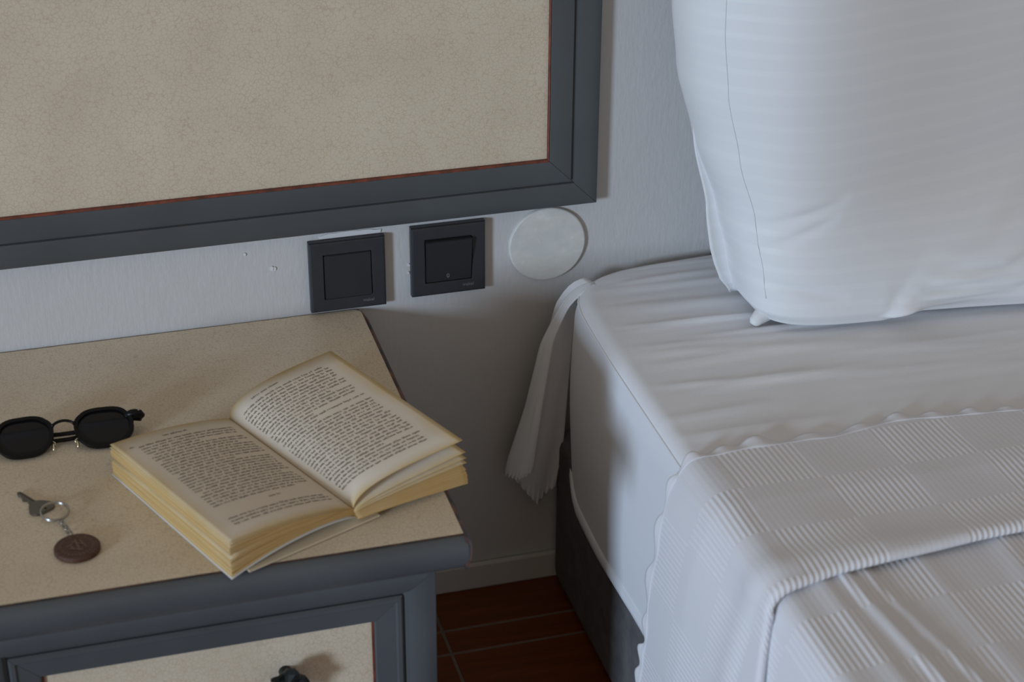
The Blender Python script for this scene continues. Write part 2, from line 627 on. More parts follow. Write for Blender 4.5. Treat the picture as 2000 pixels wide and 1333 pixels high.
for me in ch:
    o = link('filler_patch', me, m_filler)
    o.parent = wall

# round cover
bm = bmesh.new()
seg = 72
prof_c = [(0.0436, -0.0002), (0.0436, -0.0030), (0.0431, -0.0042), (0.0420, -0.0048), (0.030, -0.0052)]
rings = []
for r_, y_ in prof_c:
    ring = []
    for i in range(seg):
        a = 2 * math.pi * i / seg
        rr_ = r_ * (1 + 0.006 * nz(math.cos(a) * 2, math.sin(a) * 2, 1.0))
        ring.append(bm.verts.new((0.6029 + rr_ * math.cos(a), y_, 0.4439 + rr_ * math.sin(a))))
    rings.append(ring)
for a_, b_ in zip(rings, rings[1:]):
    for i in range(seg):
        bm.faces.new((a_[i], a_[(i + 1) % seg], b_[(i + 1) % seg], b_[i]))
bm.faces.new(rings[-1])
bm.faces.new(rings[0][::-1])
tag(link('blank_cover', bm_mesh('blank_cover', bm), m_disc, smooth=False), 'round off-white painted blanking cover on the wall below the frame corner', 'wall cover')

# ------------------------------------------------------------------ nightstand
ZN = 0.3931
YF = -0.4462
NXR, NXL = 0.3925, -0.059
ns = thing('nightstand', 'slate grey nightstand with a beige crackle-patterned top and framed drawer', 'nightstand', (0.165, -0.22, 0.0))
# laminate top, slightly rounded at the back corner, ragged back edge
bm = bmesh.new()
outl = [(NXL, YF), (NXR, YF)]
for i in range(7):
    a = i / 6 * math.pi / 2
    outl.append((NXR - 0.010 + 0.010 * math.cos(a), -0.0135 + 0.010 * math.sin(a)))
nb = 60
for i in range(1, nb):
    x = lerp(NXR - 0.012, NXL, i / nb)
    outl.append((x, -0.0030 - 0.0012 * abs(nz(x * 60, 4.4))))
outl.append((NXL, -0.0032))
topv = [bm.verts.new((x, y_, ZN)) for x, y_ in outl]
ftop = bm.faces.new(topv)
botv = [bm.verts.new((x, y_, ZN - 0.0014)) for x, y_ in outl]
for i in range(len(outl)):
    j = (i + 1) % len(outl)
    bm.faces.new((topv[i], botv[i], botv[j], topv[j]))
child(link('top_laminate', bm_mesh('top_laminate', bm), m_lamtop), ns)
box('top_board', (NXL + 0.001, YF + 0.001, 0.358), (NXR - 0.001, -0.002, ZN - 0.0015), m_edge, parent=ns)
# thin brown line of the board edge between laminate and nosing
box('laminate_edge', (NXL, YF - 0.0016, ZN - 0.004), (NXR + 0.0006, YF, ZN - 0.0001), m_edge, parent=ns)
# front nosing: bullnose profile (y,z)
nosep = [(YF - 0.0012, 0.3920), (YF - 0.0045, 0.3912), (YF - 0.0085, 0.3880), (YF - 0.0108, 0.3820), (YF - 0.0112, 0.3750), (YF - 0.0095, 0.3680), (YF - 0.0060, 0.3615), (YF - 0.0015, 0.3578), (YF + 0.004, 0.3565), (YF + 0.004, 0.3920)]
def extrude_x(name, prof_, x0, x1, mat, parent, smooth=False):
    bm = bmesh.new()
    a = [bm.verts.new((x0, y_, z_)) for y_, z_ in prof_]
    b = [bm.verts.new((x1, y_, z_)) for y_, z_ in prof_]
    n = len(prof_)
    for i in range(n):
        j = (i + 1) % n
        bm.faces.new((a[i], a[j], b[j], b[i]))
    bm.faces.new(a)
    bm.faces.new(b[::-1])
    return child(link(name, bm_mesh(name, bm), mat), parent)
o = soften(extrude_x('front_nosing', nosep, NXL - 0.004, NXR + 0.0035, m_slate, ns), 40)
bv_ = o.modifiers.new('bevel', 'BEVEL'); bv_.width = 0.002; bv_.segments = 2; bv_.limit_method = 'ANGLE'; bv_.angle_limit = math.radians(60)
# side mouldings (dark, worn brown at the front corner)
def side_mould(x0, x1, sgn):
    bm = bmesh.new()
    pr_ = [(0.0, 0.3928), (0.003, 0.3915), (0.0062, 0.386), (0.0072, 0.377), (0.0062, 0.367), (0.003, 0.361), (0.0, 0.358)]
    ys = [YF - 0.0085, YF - 0.004, -0.02, -0.008]
    rows_ = []
    for yy in ys:
        sc_ = 0.55 if yy < YF - 0.006 else (0.35 if yy > -0.012 else 1.0)
        rows_.append([bm.verts.new((x0 + sgn * d * sc_, yy, z_)) for d, z_ in pr_])
    for a, b in zip(rows_, rows_[1:]):
        for i in range(len(pr_) - 1):
            bm.faces.new((a[i], a[i + 1], b[i + 1], b[i]))
        bm.faces.new((a[0], b[0], b[-1], a[-1]))
    bm.faces.new(rows_[0])
    bm.faces.new(rows_[-1][::-1])
    return child(link('side_moulding', bm_mesh('side_moulding', bm), m_worn), ns)
side_mould(NXR + 0.0002, 0, 1)
side_mould(NXL - 0.0002, 0, -1)

# carcass
BXL, BXR, BY = -0.0365, 0.3700, -0.4330
box('side_panel', (BXR - 0.018, BY, 0.0), (BXR, -0.005, 0.357), m_slate, parent=ns)
box('side_panel', (BXL, BY, 0.0), (BXL + 0.018, -0.005, 0.357), m_slate, parent=ns)
box('back_panel', (BXL + 0.018, -0.012, 0.03), (BXR - 0.018, -0.005, 0.357), m_edge, parent=ns)
box('plinth', (BXL + 0.018, BY + 0.004, 0.0), (BXR - 0.018, BY + 0.02, 0.045), m_slate, parent=ns)

def frame_piece(name, a, b, inward, prof_, yface, parent, mat, par_obj=None):
    """mitred piece on the front: outer edge a->b in (x,z); prof (w, proud)"""
    a, b, n = Vector(a), Vector(b), Vector(inward)
    d = (b - a).normalized()
    bm = bmesh.new()
    L = []
    for (w, dep) in prof_:
        L.append([bm.verts.new(((a + n * w + d * (w + 0.0002)).x, yface - dep, (a + n * w + d * (w + 0.0002)).y)),
                  bm.verts.new(((b + n * w - d * (w + 0.0002)).x, yface - dep, (b + n * w - d * (w + 0.0002)).y))])
    np_ = len(prof_)
    for i in range(np_ - 1):
        bm.faces.new((L[i][0], L[i][1], L[i + 1][1], L[i + 1][0]))
    bm.faces.new((L[-1][0], L[-1][1], L[0][1], L[0][0]))
    bm.faces.new([L[i][0] for i in range(np_)])
    bm.faces.new([L[i][1] for i in reversed(range(np_))])
    o = soften(link(name, bm_mesh(name, bm), mat), 28)
    if parent is ns:
        return child(o, ns)
    o.parent = parent
    return o
outer_prof = [(0.0, -0.016), (0.0, 0.0), (0.0015, 0.0030), (0.006, 0.0055), (0.012, 0.0060), (0.020, 0.0045), (0.026, 0.0015), (0.0275, -0.001), (0.0300, -0.0025), (0.0300, -0.016)]
drawer_prof = [(0.0006, -0.014), (0.0006, -0.0010), (0.0025, 0.0012), (0.0060, 0.0012), (0.0075, -0.0004), (0.020, -0.0016), (0.0255, -0.0022), (0.0270, -0.0045), (0.0270, -0.014)]
FZT = 0.3568
def front_bay(z1, z0):
    for a, b, n in (((BXL, z1), (BXR, z1), (0, -1)), ((BXL, z0), (BXR, z0), (0, 1)), ((BXR, z0), (BXR, z1), (-1, 0)), ((BXL, z0), (BXL, z1), (1, 0))):
        frame_piece('surround_moulding', a, b, n, outer_prof, BY, ns, m_slate)
    dx0, dx1, dz1, dz0 = BXL + 0.030, BXR - 0.030, z1 - 0.030, z0 + 0.030
    dr = box('drawer', (dx0 + 0.020, BY + 0.0062, dz0 + 0.020), (dx1 - 0.020, BY + 0.020, dz1 - 0.020), m_lam, parent=ns)
    for a, b, n in (((dx0, dz1), (dx1, dz1), (0, -1)), ((dx0, dz0), (dx1, dz0), (0, 1)), ((dx1, dz0), (dx1, dz1), (-1, 0)), ((dx0, dz0), (dx0, dz1), (1, 0))):
        frame_piece('drawer_moulding', a, b, n, drawer_prof, BY, dr, m_slate)
    # bare red-brown line along the right and left inner edges
    for xs in (dx1 - 0.0290, dx0 + 0.0272):
        o = box('bare_edge', (xs, BY + 0.0045, dz0 + 0.027), (xs + 0.0018, BY + 0.0068, dz1 - 0.027), m_rust)
        o.parent = dr
    # knob: stem + crumpled rosette
    kx, kz = (dx0 + dx1) / 2 + 0.060, (dz0 + dz1) / 2 + 0.0
    return dr, dx0, dx1, dz0, dz1
def knob(dr, kx, kz):
    bm = bmesh.new()
    ny = 9
    seg_ = 20
    profk = [(0.006, 0.0), (0.0055, 0.008), (0.007, 0.012), (0.0135, 0.016), (0.0165, 0.020), (0.0170, 0.023), (0.0145, 0.0265), (0.009, 0.029), (0.004, 0.0305)]
    prev = None
    for q, (r_, d_) in enumerate(profk):
        ring = []
        for i in range(seg_):
            a = 2 * math.pi * i / seg_
            petal = 1.0 + (0.16 * math.cos(5 * a) + 0.10 * nz(math.cos(a) * 3, math.sin(a) * 3, q)) * (1.0 if q > 2 else 0.0)
            yy = BY + 0.006 - d_ - (0.003 * math.cos(5 * a + 1.0) if 3 <= q <= 6 else 0)
            ring.append(bm.verts.new((kx + r_ * petal * math.cos(a), yy, kz + r_ * petal * math.sin(a))))
        if prev:
            for i in range(seg_):
                bm.faces.new((prev[i], prev[(i + 1) % seg_], ring[(i + 1) % seg_], ring[i]))
        prev = ring
    bm.faces.new(prev)
    o = link('knob', bm_mesh('knob', bm), m_knob)
    o.parent = dr
d1 = front_bay(FZT, 0.172)
d2 = front_bay(0.170, 0.045)
knob(d1[0], 0.2305, 0.2600)
knob(d2[0], 0.2305, 0.1080)

# ------------------------------------------------------------------ bed base and sheet
BEDX1, BEDY1 = 2.02, -2.02
ZTOP = 0.4155
bm = bmesh.new()
box_bm(bm, (0.6125, BEDY1 + 0.02, 0.004), (BEDX1 - 0.02, -0.010, 0.215), 0.018, 4)
bb_ = thing('divan_bed', 'dark charcoal upholstered bed base under the white sheet', 'bed', (1.3, -1.0, 0.0))
child(link('upholstered_box', bm_mesh('bed_base', bm), m_base), bb_)
bm = bmesh.new()

# outline of the mattress: distance s along it -> point and outward normal
outline = [(1.30, -0.0040), (1.10, -0.0040), (0.95, -0.0045), (0.85, -0.0060), (0.78, -0.0090), (0.72, -0.0140), (0.68, -0.0200), (0.655, -0.0285), (0.637, -0.0400),
           (0.6235, -0.0560), (0.6150, -0.0760), (0.6105, -0.1000), (0.6085, -0.1300), (0.6070, -0.1700), (0.6060, -0.2200), (0.6055, -0.30), (0.605, -0.45), (0.6045, -0.65), (0.604, -0.9), (0.604, -1.3), (0.604, -1.7), (0.604, BEDY1)]
def resample(pts, step_fn):
    P = [Vector((a, b, 0)) for a, b in pts]
    # catmull-rom
    dense = []
    for i in range(len(P) - 1):
        p0, p1, p2, p3 = P[max(i - 1, 0)], P[i], P[i + 1], P[min(i + 2, len(P) - 1)]
        for q in range(24):
            t = q / 24
            dense.append(p1.lerp(p2, t) * 0.5 + 0.5 * (0.5 * ((2 * p1) + (p2 - p0) * t + (2 * p0 - 5 * p1 + 4 * p2 - p3) * t * t + (3 * p1 - p0 - 3 * p2 + p3) * t ** 3)))
    dense.append(P[-1])
    out = [dense[0]]
    acc = 0.0
    for a, b in zip(dense, dense[1:]):
        acc += (b - a).length
        if acc >= step_fn(b):
            out.append(b)
            acc = 0.0
    out.append(P[-1])
    return out
OUT = resample(outline, lambda p: 0.0034 if p.y > -0.5 and p.x < 0.8 else (0.006 if p.y > -0.8 and p.x < 0.8 else 0.03))
ON = []
for i in range(len(OUT)):
    t = (OUT[min(i + 1, len(OUT) - 1)] - OUT[max(i - 1, 0)]).normalized()
    ON.append(Vector((t.y, -t.x, 0)) if False else Vector((-abs(t.y), abs(t.x) if True else 0, 0)).normalized())
RED = 0.016
def wrinkle(x, y):
    w = 0.0
    fade = max(0.0, min(1.0, (x - 0.62) / 0.06))
    g = nz(x * 1.6, y * 34, 3.0)
    w += 0.0017 * max(0, g) ** 1.0 * fade
    g2 = 1 - abs(nz(x * 1.1 + 5, y * 22 + x * 2.2, 9.0)) * 5
    w += 0.0022 * max(0, g2) * fade * max(0, min(1, (1.05 - x) / 0.3))
    w += 0.0016 * nz(x * 3.2, y * 4.0, 1.5)
    w += 0.0011 * max(0, nz(x * 2.6 + y * 6, y * 75, 12.0)) * fade
    for y0, a, x0, x1, sl in ((-0.385, 0.0036, 0.61, 0.80, -0.03), (-0.345, 0.0022, 0.60, 0.74, 0.05), (-0.30, 0.0028, 0.66, 0.86, 0.02), (-0.245, 0.0020, 0.63, 0.8, 0.0),
                              (-0.205, 0.0035, 0.68, 0.98, -0.04), (-0.165, 0.0015, 0.64, 0.8, 0.02), (-0.06, 0.0028, 0.66, 0.80, 0.03)):
        xm = (x0 + x1) / 2
        e = max(0.0, 1 - ((x - xm) / ((x1 - x0) / 2)) ** 2)
        d = (y - y0 - sl * (x - xm)) / 0.006
        w += a * e * math.exp(-d * d)
    return w
cols = []
NDROP = 22
NTOP = 130
def hem_z(p):
    return interp([(-2.0, 0.165), (-0.45, 0.170), (-0.32, 0.172), (-0.20, 0.164), (-0.12, 0.164), (-0.075, 0.182), (-0.03, 0.215), (0.0, 0.22)], p.y)
def sheet_pt(i, j):
    p, n = OUT[j], ON[j]
    hz = hem_z(p)
    if i < NDROP:
        t = i / NDROP
        z = lerp(hz, ZTOP - RED, t)
        flare = 0.0015 + 0.004 * math.sin(t * math.pi) + 0.0035 * (nz(p.y * 7, p.x * 7, t * 1.5)) * (1 - t * 0.8)
        q = p + n * flare
        return Vector((q.x, min(q.y, -0.0012), z))
    i -= NDROP
    if i <= 6:
        a = i / 6 * math.pi / 2
        q = p - n * (RED * (1 - math.cos(a)))
        return Vector((q.x, min(q.y, -0.0012), ZTOP - RED + RED * math.sin(a) + wrinkle(q.x, q.y) * (i / 6)))
    i -= 6
    t = i / (NTOP - 1)
    q = p - n * RED
    xe = BEDX1 - 0.02
    x = q.x + (xe - q.x) * (t ** 1.25)
    y_ = q.y
    return Vector((x, min(y_, -0.0012), ZTOP + wrinkle(x, y_)))
# rows that start at the wall side of the corner run inwards along y, so keep only rows from the corner on
J0 = next(j for j, p in enumerate(OUT) if p.x < 0.80)
OUT, ON = OUT[J0:], ON[J0:]
NU = NDROP + 6 + NTOP
me = grid_mesh('sheet_cloth', NU, len(OUT), lambda i, j: sheet_pt(i, j))
sh = thing('bed_sheet', 'white cotton sheet stretched over the mattress, its corner hanging loose by the wall', 'bed sheet', (1.3, -1.0, 0.2))
so = child(link('sheet_cloth', me, m_sheet, smooth=True), sh)
# far and foot sides so the bed is closed
box('sheet_side', (BEDX1 - 0.03, BEDY1 + 0.01, 0.17), (BEDX1, -0.01, ZTOP), m_sheet, 0.012, 3, parent=sh)
box('sheet_side', (0.607, BEDY1 - 0.02, 0.17), (BEDX1, BEDY1 + 0.012, ZTOP), m_sheet, 0.012, 3, parent=sh)
# piping at the mattress edge
pp = [Vector((p.x, p.y, 0)) - n * (RED * 0.08) + Vector((0, 0, ZTOP - RED * 0.58)) for p, n in zip(OUT, ON) if p.y < -0.052 and p.y > -0.9]
pp = [q + n2 * 0.0 for q, n2 in zip(pp, ON)]
child(link('edge_piping', tube_mesh('edge_piping', pp, 0.0012, 8), m_sheet, smooth=True), sh)
# hem band along the bottom of the drop
hv = []
hp_rows = [(p, n) for p, n in zip(OUT, ON) if p.y < -0.06]
def hem_pt(i, j):
    p, n = hp_rows[j]
    hz = hem_z(p)
    prof_h = [(0.0, 0.0135), (0.0022, 0.0125), (0.0024, 0.004), (0.0020, -0.0005), (-0.0010, -0.0015), (-0.010, 0.002)]
    o_, dz = prof_h[i]
    fl = 0.0015 + 0.0035 * nz(p.y * 7, p.x * 7, 0.0)
    if i > 0:
        fl += 0.0006
    q = p + n * (fl + o_)
    return Vector((q.x, q.y, hz + dz))
child(link('hem', grid_mesh('hem', 6, len(hp_rows), hem_pt), m_sheet, smooth=True), sh)
# loose corner: front fold and rear fold
def poly(tab, t):
    for (t0, p0), (t1, p1) in zip(tab, tab[1:]):
        if t <= t1:
            f_ = max(0.0, (t - t0) / (t1 - t0))
            return Vector(p0).lerp(Vector(p1), f_)
    return Vector(tab[-1][1])
def smooth_poly(tab, t):
    return (poly(tab, max(0, t - 0.03)) + poly(tab, t) * 2 + poly(tab, min(1, t + 0.03))) / 4
FLT = [(0.0, (0.646, -0.048, 0.4140)), (0.05, (0.627, -0.047, 0.4115)), (0.13, (0.6085, -0.046, 0.3940)), (0.30, (0.5850, -0.045, 0.345)), (0.62, (0.5680, -0.044, 0.265)), (0.92, (0.5480, -0.042, 0.195)), (1.0, (0.5450, -0.041, 0.176))]
FRT = [(0.0, (0.646, -0.064, 0.4140)), (0.05, (0.628, -0.064, 0.4125)), (0.13, (0.6105, -0.064, 0.3960)), (0.30, (0.5960, -0.064, 0.360)), (0.62, (0.5850, -0.064, 0.272)), (0.92, (0.5805, -0.063, 0.206)), (1.0, (0.5790, -0.062, 0.193))]
def fold_front(i, j):
    u, t = i / 24, j / 40            # u across, t down
    a, b = smooth_poly(FLT, t), smooth_poly(FRT, t)
    q = a.lerp(b, u)
    bul = math.sin(u * math.pi) ** 0.8 * (0.002 + 0.010 * t)
    q += Vector((-0.35, -1, 0)).normalized() * bul
    # the right-hand edge turns back behind the fold
    q.y += 0.020 * max(0.0, u - 0.8) / 0.2 * min(1, t * 5)
    q.z += 0.0015 * math.sin(u * 9 + 1) * t ** 3
    q += Vector((-0.5, -1, 0)) * 0.0012 * nz(u * 6, t * 3, 4.0)
    return q
o = child(link('corner_fold', grid_mesh('corner_fold', 25, 41, fold_front), m_sheet, smooth=True), sh)
solidify(o, 0.0012)
RLT = [(0.0, (0.640, -0.034, 0.4130)), (0.06, (0.622, -0.032, 0.4080)), (0.15, (0.606, -0.030, 0.385)), (1.0, (0.5560, -0.026, 0.166))]
RRT = [(0.0, (0.646, -0.052, 0.4130)), (0.06, (0.630, -0.052, 0.4080)), (0.15, (0.6220, -0.050, 0.385)), (0.80, (0.6170, -0.036, 0.206)), (1.0, (0.6095, -0.030, 0.142))]
def fold_rear(i, j):
    u, t = i / 24, j / 40
    q = smooth_poly(RLT, t).lerp(smooth_poly(RRT, t), u)
    q.z -= 0.030 * t ** 6 * max(0.0, 1 - abs(u - 0.6) / (0.6 if u < 0.6 else 0.4))
    q.y += 0.004 * math.sin(u * 7 + t * 2) * t
    return q
o = child(link('corner_fold', grid_mesh('corner_fold', 25, 41, fold_rear), m_sheet, smooth=True), sh)
solidify(o, 0.0012)
# gathered hem strips on both folds
def strip_front(i, j):
    u, t = i / 60, j / 4
    q = fold_front(u * 24, 40)
    q2 = fold_front(u * 24, 37.4)
    d = (q2 - q)
    r_ = q + d * t
    r_ += Vector((-0.4, -1, 0)).normalized() * (0.0016 + 0.0010 * math.sin(u * 60) * (1 - t))
    return r_
child(link('hem', grid_mesh('hem', 61, 5, strip_front), m_sheet, smooth=True), sh)
def strip_rear(i, j):
    u, t = i / 60, j / 4
    q = fold_rear(u * 24, 40)
    r_ = q + (fold_rear(u * 24, 37.4) - q) * t
    r_ += Vector((-0.4, -1, 0)).normalized() * (0.0016 + 0.0012 * math.sin(u * 55) * (1 - t))
    return r_
child(link('hem', grid_mesh('hem', 61, 5, strip_rear), m_sheet, smooth=True), sh)

# ------------------------------------------------------------------ pillow
pl = thing('pillow', 'plump white satin-striped pillow standing on the bed against the wall', 'pillow', (1.05, -0.12, ZTOP))
PXR = 1.27
xl_tab = [(0.0, 0.800), (0.006, 0.776), (0.02, 0.7650), (0.05, 0.7580), (0.11, 0.7450), (0.18, 0.7230), (0.25, 0.7070), (0.31, 0.7010), (0.38, 0.702), (0.45, 0.718), (0.51, 0.765), (0.53, 0.83)]
tk_tab = [(0.0, 0.066), (0.006, 0.080), (0.02, 0.088), (0.06, 0.094), (0.14, 0.103), (0.25, 0.116), (0.36, 0.118), (0.45, 0.092), (0.51, 0.048), (0.53, 0.012)]
yc_tab = [(0.0, -0.152), (0.06, -0.146), (0.12, -0.136), (0.25, -0.117), (0.40, -0.105), (0.53, -0.090)]
PN, PV = 480, 220
def pillow_pt(i, j):
    v_ = j / (PV - 1)
    h_ = 0.53 * (0.5 - 0.5 * math.cos(v_ * math.pi)) * 0.6 + 0.53 * v_ * 0.4
    x0 = interp(xl_tab, h_)
    x1 = PXR - (x0 - 0.693) * 0.8
    T = interp(tk_tab, h_)
    yc = interp(yc_tab, h_)
    a = 2 * math.pi * i / PN
    ca, sa = math.cos(a), math.sin(a)
    cx, hw = (x0 + x1) / 2, (x1 - x0) / 2
    sq = min(1.0, h_ / 0.15)
    sq = sq * sq * (3 - 2 * sq)
    ex = lerp(0.36, 0.60, sq)
    ey = lerp(0.52, 0.86, sq)
    X = math.copysign(abs(ca) ** ex, ca)
    Y = math.copysign(abs(sa) ** ey, sa)
    x = cx + X * hw
    y_ = yc + Y * T
    if Y < 0:
        hh_ = min(1.0, h_ / 0.16)
        hh_ = hh_ * hh_ * (3 - 2 * hh_)
        dxr = max(0.0, x - 0.765)
        y_ += (0.40 * (math.hypot(dxr, 0.05) - 0.05) * hh_ - 0.25 * dxr * dxr) * abs(Y)
    z = ZTOP + 0.0055 + h_
    if Y < 0:
        fr = abs(Y)
        # radiating tension folds at the bottom right of the visible corner
        ox, oz = 0.895, ZTOP + 0.015
        dx, dz = x - ox, z - oz
        rr_ = math.hypot(dx, dz)
        if dx > -0.02 and rr_ > 1e-4:
            an = math.atan2(dz, dx)
            f = 0.0
            for a0, am, w, ln_ in ((0.56, 0.0075, 0.0055, 0.12), (0.36, 0.0100, 0.0048, 0.24), (0.20, 0.0090, 0.0046, 0.26), (0.78, 0.0050, 0.0055, 0.07)):
                dd = rr_ * math.sin(an - a0)
                if math.cos(an - a0) > 0:
                    f += am * math.exp(-(dd / (w * (0.5 + rr_ / 0.12))) ** 2) * math.exp(-(rr_ / ln_) ** 2)
            f *= min(1, rr_ / 0.025)
            y_ -= f * fr
            # tucked-under bottom to the right of the crease
            if dx > 0:
                y_ += 0.014 * min(1, dx / 0.05) * math.exp(-(max(0, z - ZTOP) / 0.045) ** 2) * fr
        y_ += fr * (0.0020 * nz(x * 6, z * 7, 2.0) + 0.0012 * nz(x * 3, z * 22, 6.0))
        # creases near the left seam
        for zc, xc, am, sl in ((0.545, 0.80, 0.0035, 0.30), (0.520, 0.79, 0.0030, 0.45), (0.470, 0.80, 0.0030, -0.20)):
            e = max(0, 1 - ((x - xc) / 0.055) ** 2)
            y_ += fr * am * e * math.exp(-((z - zc - sl * (x - xc)) / 0.006) ** 2)
    return Vector((x, min(y_, -0.0015), z))
bmv = [pillow_pt(i, j) for j in range(PV) for i in range(PN)]
fs = []
for j in range(PV - 1):
    for i in range(PN):
        a, b = j * PN + i, j * PN + (i + 1) % PN
        fs.append((a, b, b + PN, a + PN))
fs.append(tuple(range(PN))[::-1])
fs.append(tuple((PV - 1) * PN + i for i in range(PN)))
po = child(link('pillow_body', mesh('pillow_body', bmv, fs), m_pill, smooth=True), pl)
# seam line and the open hem of the pillowcase on the left side
def pil_row(h_, i):
    # invert the height mapping
    lo, hi = 0.0, PV - 1.0
    for _ in range(30):
        m_ = (lo + hi) / 2
        if pillow_pt(0, m_).z - ZTOP - 0.0055 < h_:
            lo = m_
        else:
            hi = m_
    return pillow_pt(i, lo)
seam = []
for q in range(60):
    h_ = 0.035 + 0.465 * q / 59
    seam.append(pil_row(h_, PN * (0.5 + 0.083)) + Vector((-0.0002, -0.0004, 0)))
child(link('seam', tube_mesh('seam', seam, 0.0003, 6), m_pill, smooth=True), pl)
def flap_pt(i, j):
    t, u = j / 40, i / 8
    h_ = lerp(0.010, 0.190, t)
    inner = pil_row(max(h_, 0.02), PN * 0.5) + Vector((0.012, 0.006 + 0.004 * (1 - t), 0))
    inner.z = ZTOP + 0.0055 + h_
    wv = interp([(0.0, 0.001), (0.10, 0.012), (0.30, 0.0165), (0.60, 0.0090), (1.0, 0.0)], t)
    outer = inner + Vector((-0.012 - wv, 0.004 - 0.003 * math.sin(t * 5), -0.002 * (1 - t)))
    q = inner.lerp(outer, u)
    q.y += 0.003 * math.sin(u * math.pi)
    return q
o = child(link('pillowcase_hem', grid_mesh('pillowcase_hem', 9, 41, flap_pt), m_pill, smooth=True), pl)
solidify(o, 0.0016)
# small twisted corner at the bottom left
kp = Vector((0.7680, -0.198, ZTOP + 0.0100))
knot = [kp + Vector((0.030, 0.016, 0.006)), kp + Vector((0.012, 0.006, 0.004)), kp + Vector((0.003, 0.001, 0.001)), kp + Vector((-0.0010, -0.001, -0.001)), kp + Vector((-0.0022, -0.001, -0.0030))]
o = child(link('corner_twist', tube_mesh('corner_twist', knot, 0.006, 12, radii=[0.014, 0.0098, 0.0072, 0.0060, 0.0038]), m_pill, smooth=True), pl)

# ------------------------------------------------------------------ blanket
bk = thing('blanket', 'white ribbed cotton blanket folded back near the foot, frilled hem, hanging over the bed side', 'blanket', (1.2, -0.9, ZTOP))
def over_edge(s, off, flare):
    """cross-section of cloth lying over the left bed edge. s<0: on the top (distance in), s>0: down the side. returns x, z"""
    xe = 0.6045
    R_ = RED + off
    q = R_ * math.pi / 2
    if s <= 0:
        return xe + RED - s, ZTOP + 0.003 + off
    if s < q:
        a = s / R_
        return xe + RED - R_ * math.sin(a), ZTOP + 0.003 - RED + R_ * math.cos(a)
    d = s - q
    return xe - off - flare * (1 - math.exp(-d / 0.06)), ZTOP + 0.003 - RED - d
def cuff_pt(s, y, extra=0.0):
    # thickness of the folded layer: thin at the head end, rolled at the foot end
    t = (-0.420 - y) / 0.212
    t = max(0.0, min(1.0, t))
    off = 0.0045 + 0.0075 * min(1, t * 2.2)
    off += 0.004 * math.exp(-((t - 0.93) / 0.10) ** 2)
    x, z = over_edge(s, off + extra, 0.016 + 0.012 * (1 - t))
    z += (0.0035 * nz(x * 5, y * 6, 3.3) + 0.0015 * nz(x * 14, y * 14, 5.0)) * (1 if s < 0 else 0.3)
    if s > 0.03:
        x += 0.004 * nz(z * 9, y * 8, 1.1)
    return x, z
def hem_y(s):
    # where the head-end hem lies along the cross-section
    wob = 0.0055 * nz(s * 12, 4.0, 7.0) + 0.0025 * nz(s * 33, 2.0, 7.0)
    return wob + interp([(-0.60, -0.445), (-0.34, -0.432), (-0.20, -0.420), (-0.12, -0.428), (-0.03, -0.430), (0.02, -0.432), (0.10, -0.438), (0.25, -0.428), (0.40, -0.420)], s)
def foot_y(s):
    return interp([(-0.60, -0.618), (-0.22, -0.612), (-0.05, -0.628), (0.02, -0.640), (0.12, -0.668), (0.40, -0.70)], s)
S0, S1 = -1.36, 0.335
svals = []
s = S0
while s < S1:
    svals.append(s)
    s += 0.02 if s < -0.45 else 0.0042
svals.append(S1)
NY = 64
def cuff(i, j):
    s = svals[i]
    t = j / (NY - 1)
    y0, y1 = hem_y(s), foot_y(s)
    if t < 0.88:
        y = lerp(y0, y1, t / 0.88)
        x, z = cuff_pt(s, y)
        return Vector((x, y, z))
    # roll under
    a = (t - 0.88) / 0.12 * math.pi
    x, z = cuff_pt(s, y1)
    xb, zb = cuff_pt(s, y1, -0.0105)
    c = Vector(((x + xb) / 2, y1, (z + zb) / 2))
    h_ = Vector(((x - xb) / 2, 0, (z - zb) / 2))
    return c + h_ * math.cos(a) + Vector((0, -0.0065, 0)) * math.sin(a)
co = child(link('folded_cuff', grid_mesh('folded_cuff', len(svals), NY, cuff, lambda i, j: (svals[i] + 2.0, 2.0 + lerp(hem_y(svals[i]), foot_y(svals[i]), min(1, j / (NY - 1) / 0.88)))), m_blank, smooth=True), bk)
# frilled hem along the head end
fr_s = []
s = -0.60
while s < S1:
    fr_s.append(s)
    s += 0.0022
def frill(i, j):
    s = fr_s[i]
    t = j / 5
    y0 = hem_y(s)
    x, z = cuff_pt(s, y0)
    big = nz(s * 11, 1.0, 2.0) + 0.45 * nz(s * 26, 6.0, 2.0)
    wv = math.sin(s * 150 + 4 * nz(s * 8, 0, 0))
    ln = (0.0115 + 0.0085 * big + 0.0016 * wv) if s < 0.0 else (0.0080 + 0.0050 * big + 0.0028 * wv)
    y = y0 + ln * t
    xo, zo = cuff_pt(s, y0, 0.003)
    nrm = Vector((xo - x, 0, zo - z)).normalized()
    lift = (0.0024 * wv + 0.0065 * max(0, big)) * t
    drop = -0.0028 * t if s < 0 else 0.0
    q = Vector((x, y, z)) + nrm * (lift + drop - 0.0004 * (1 - t))
    return q
o = child(link('frilled_hem', grid_mesh('frilled_hem', len(fr_s), 6, frill), m_blank, smooth=True), bk)
solidify(o, 0.0010)
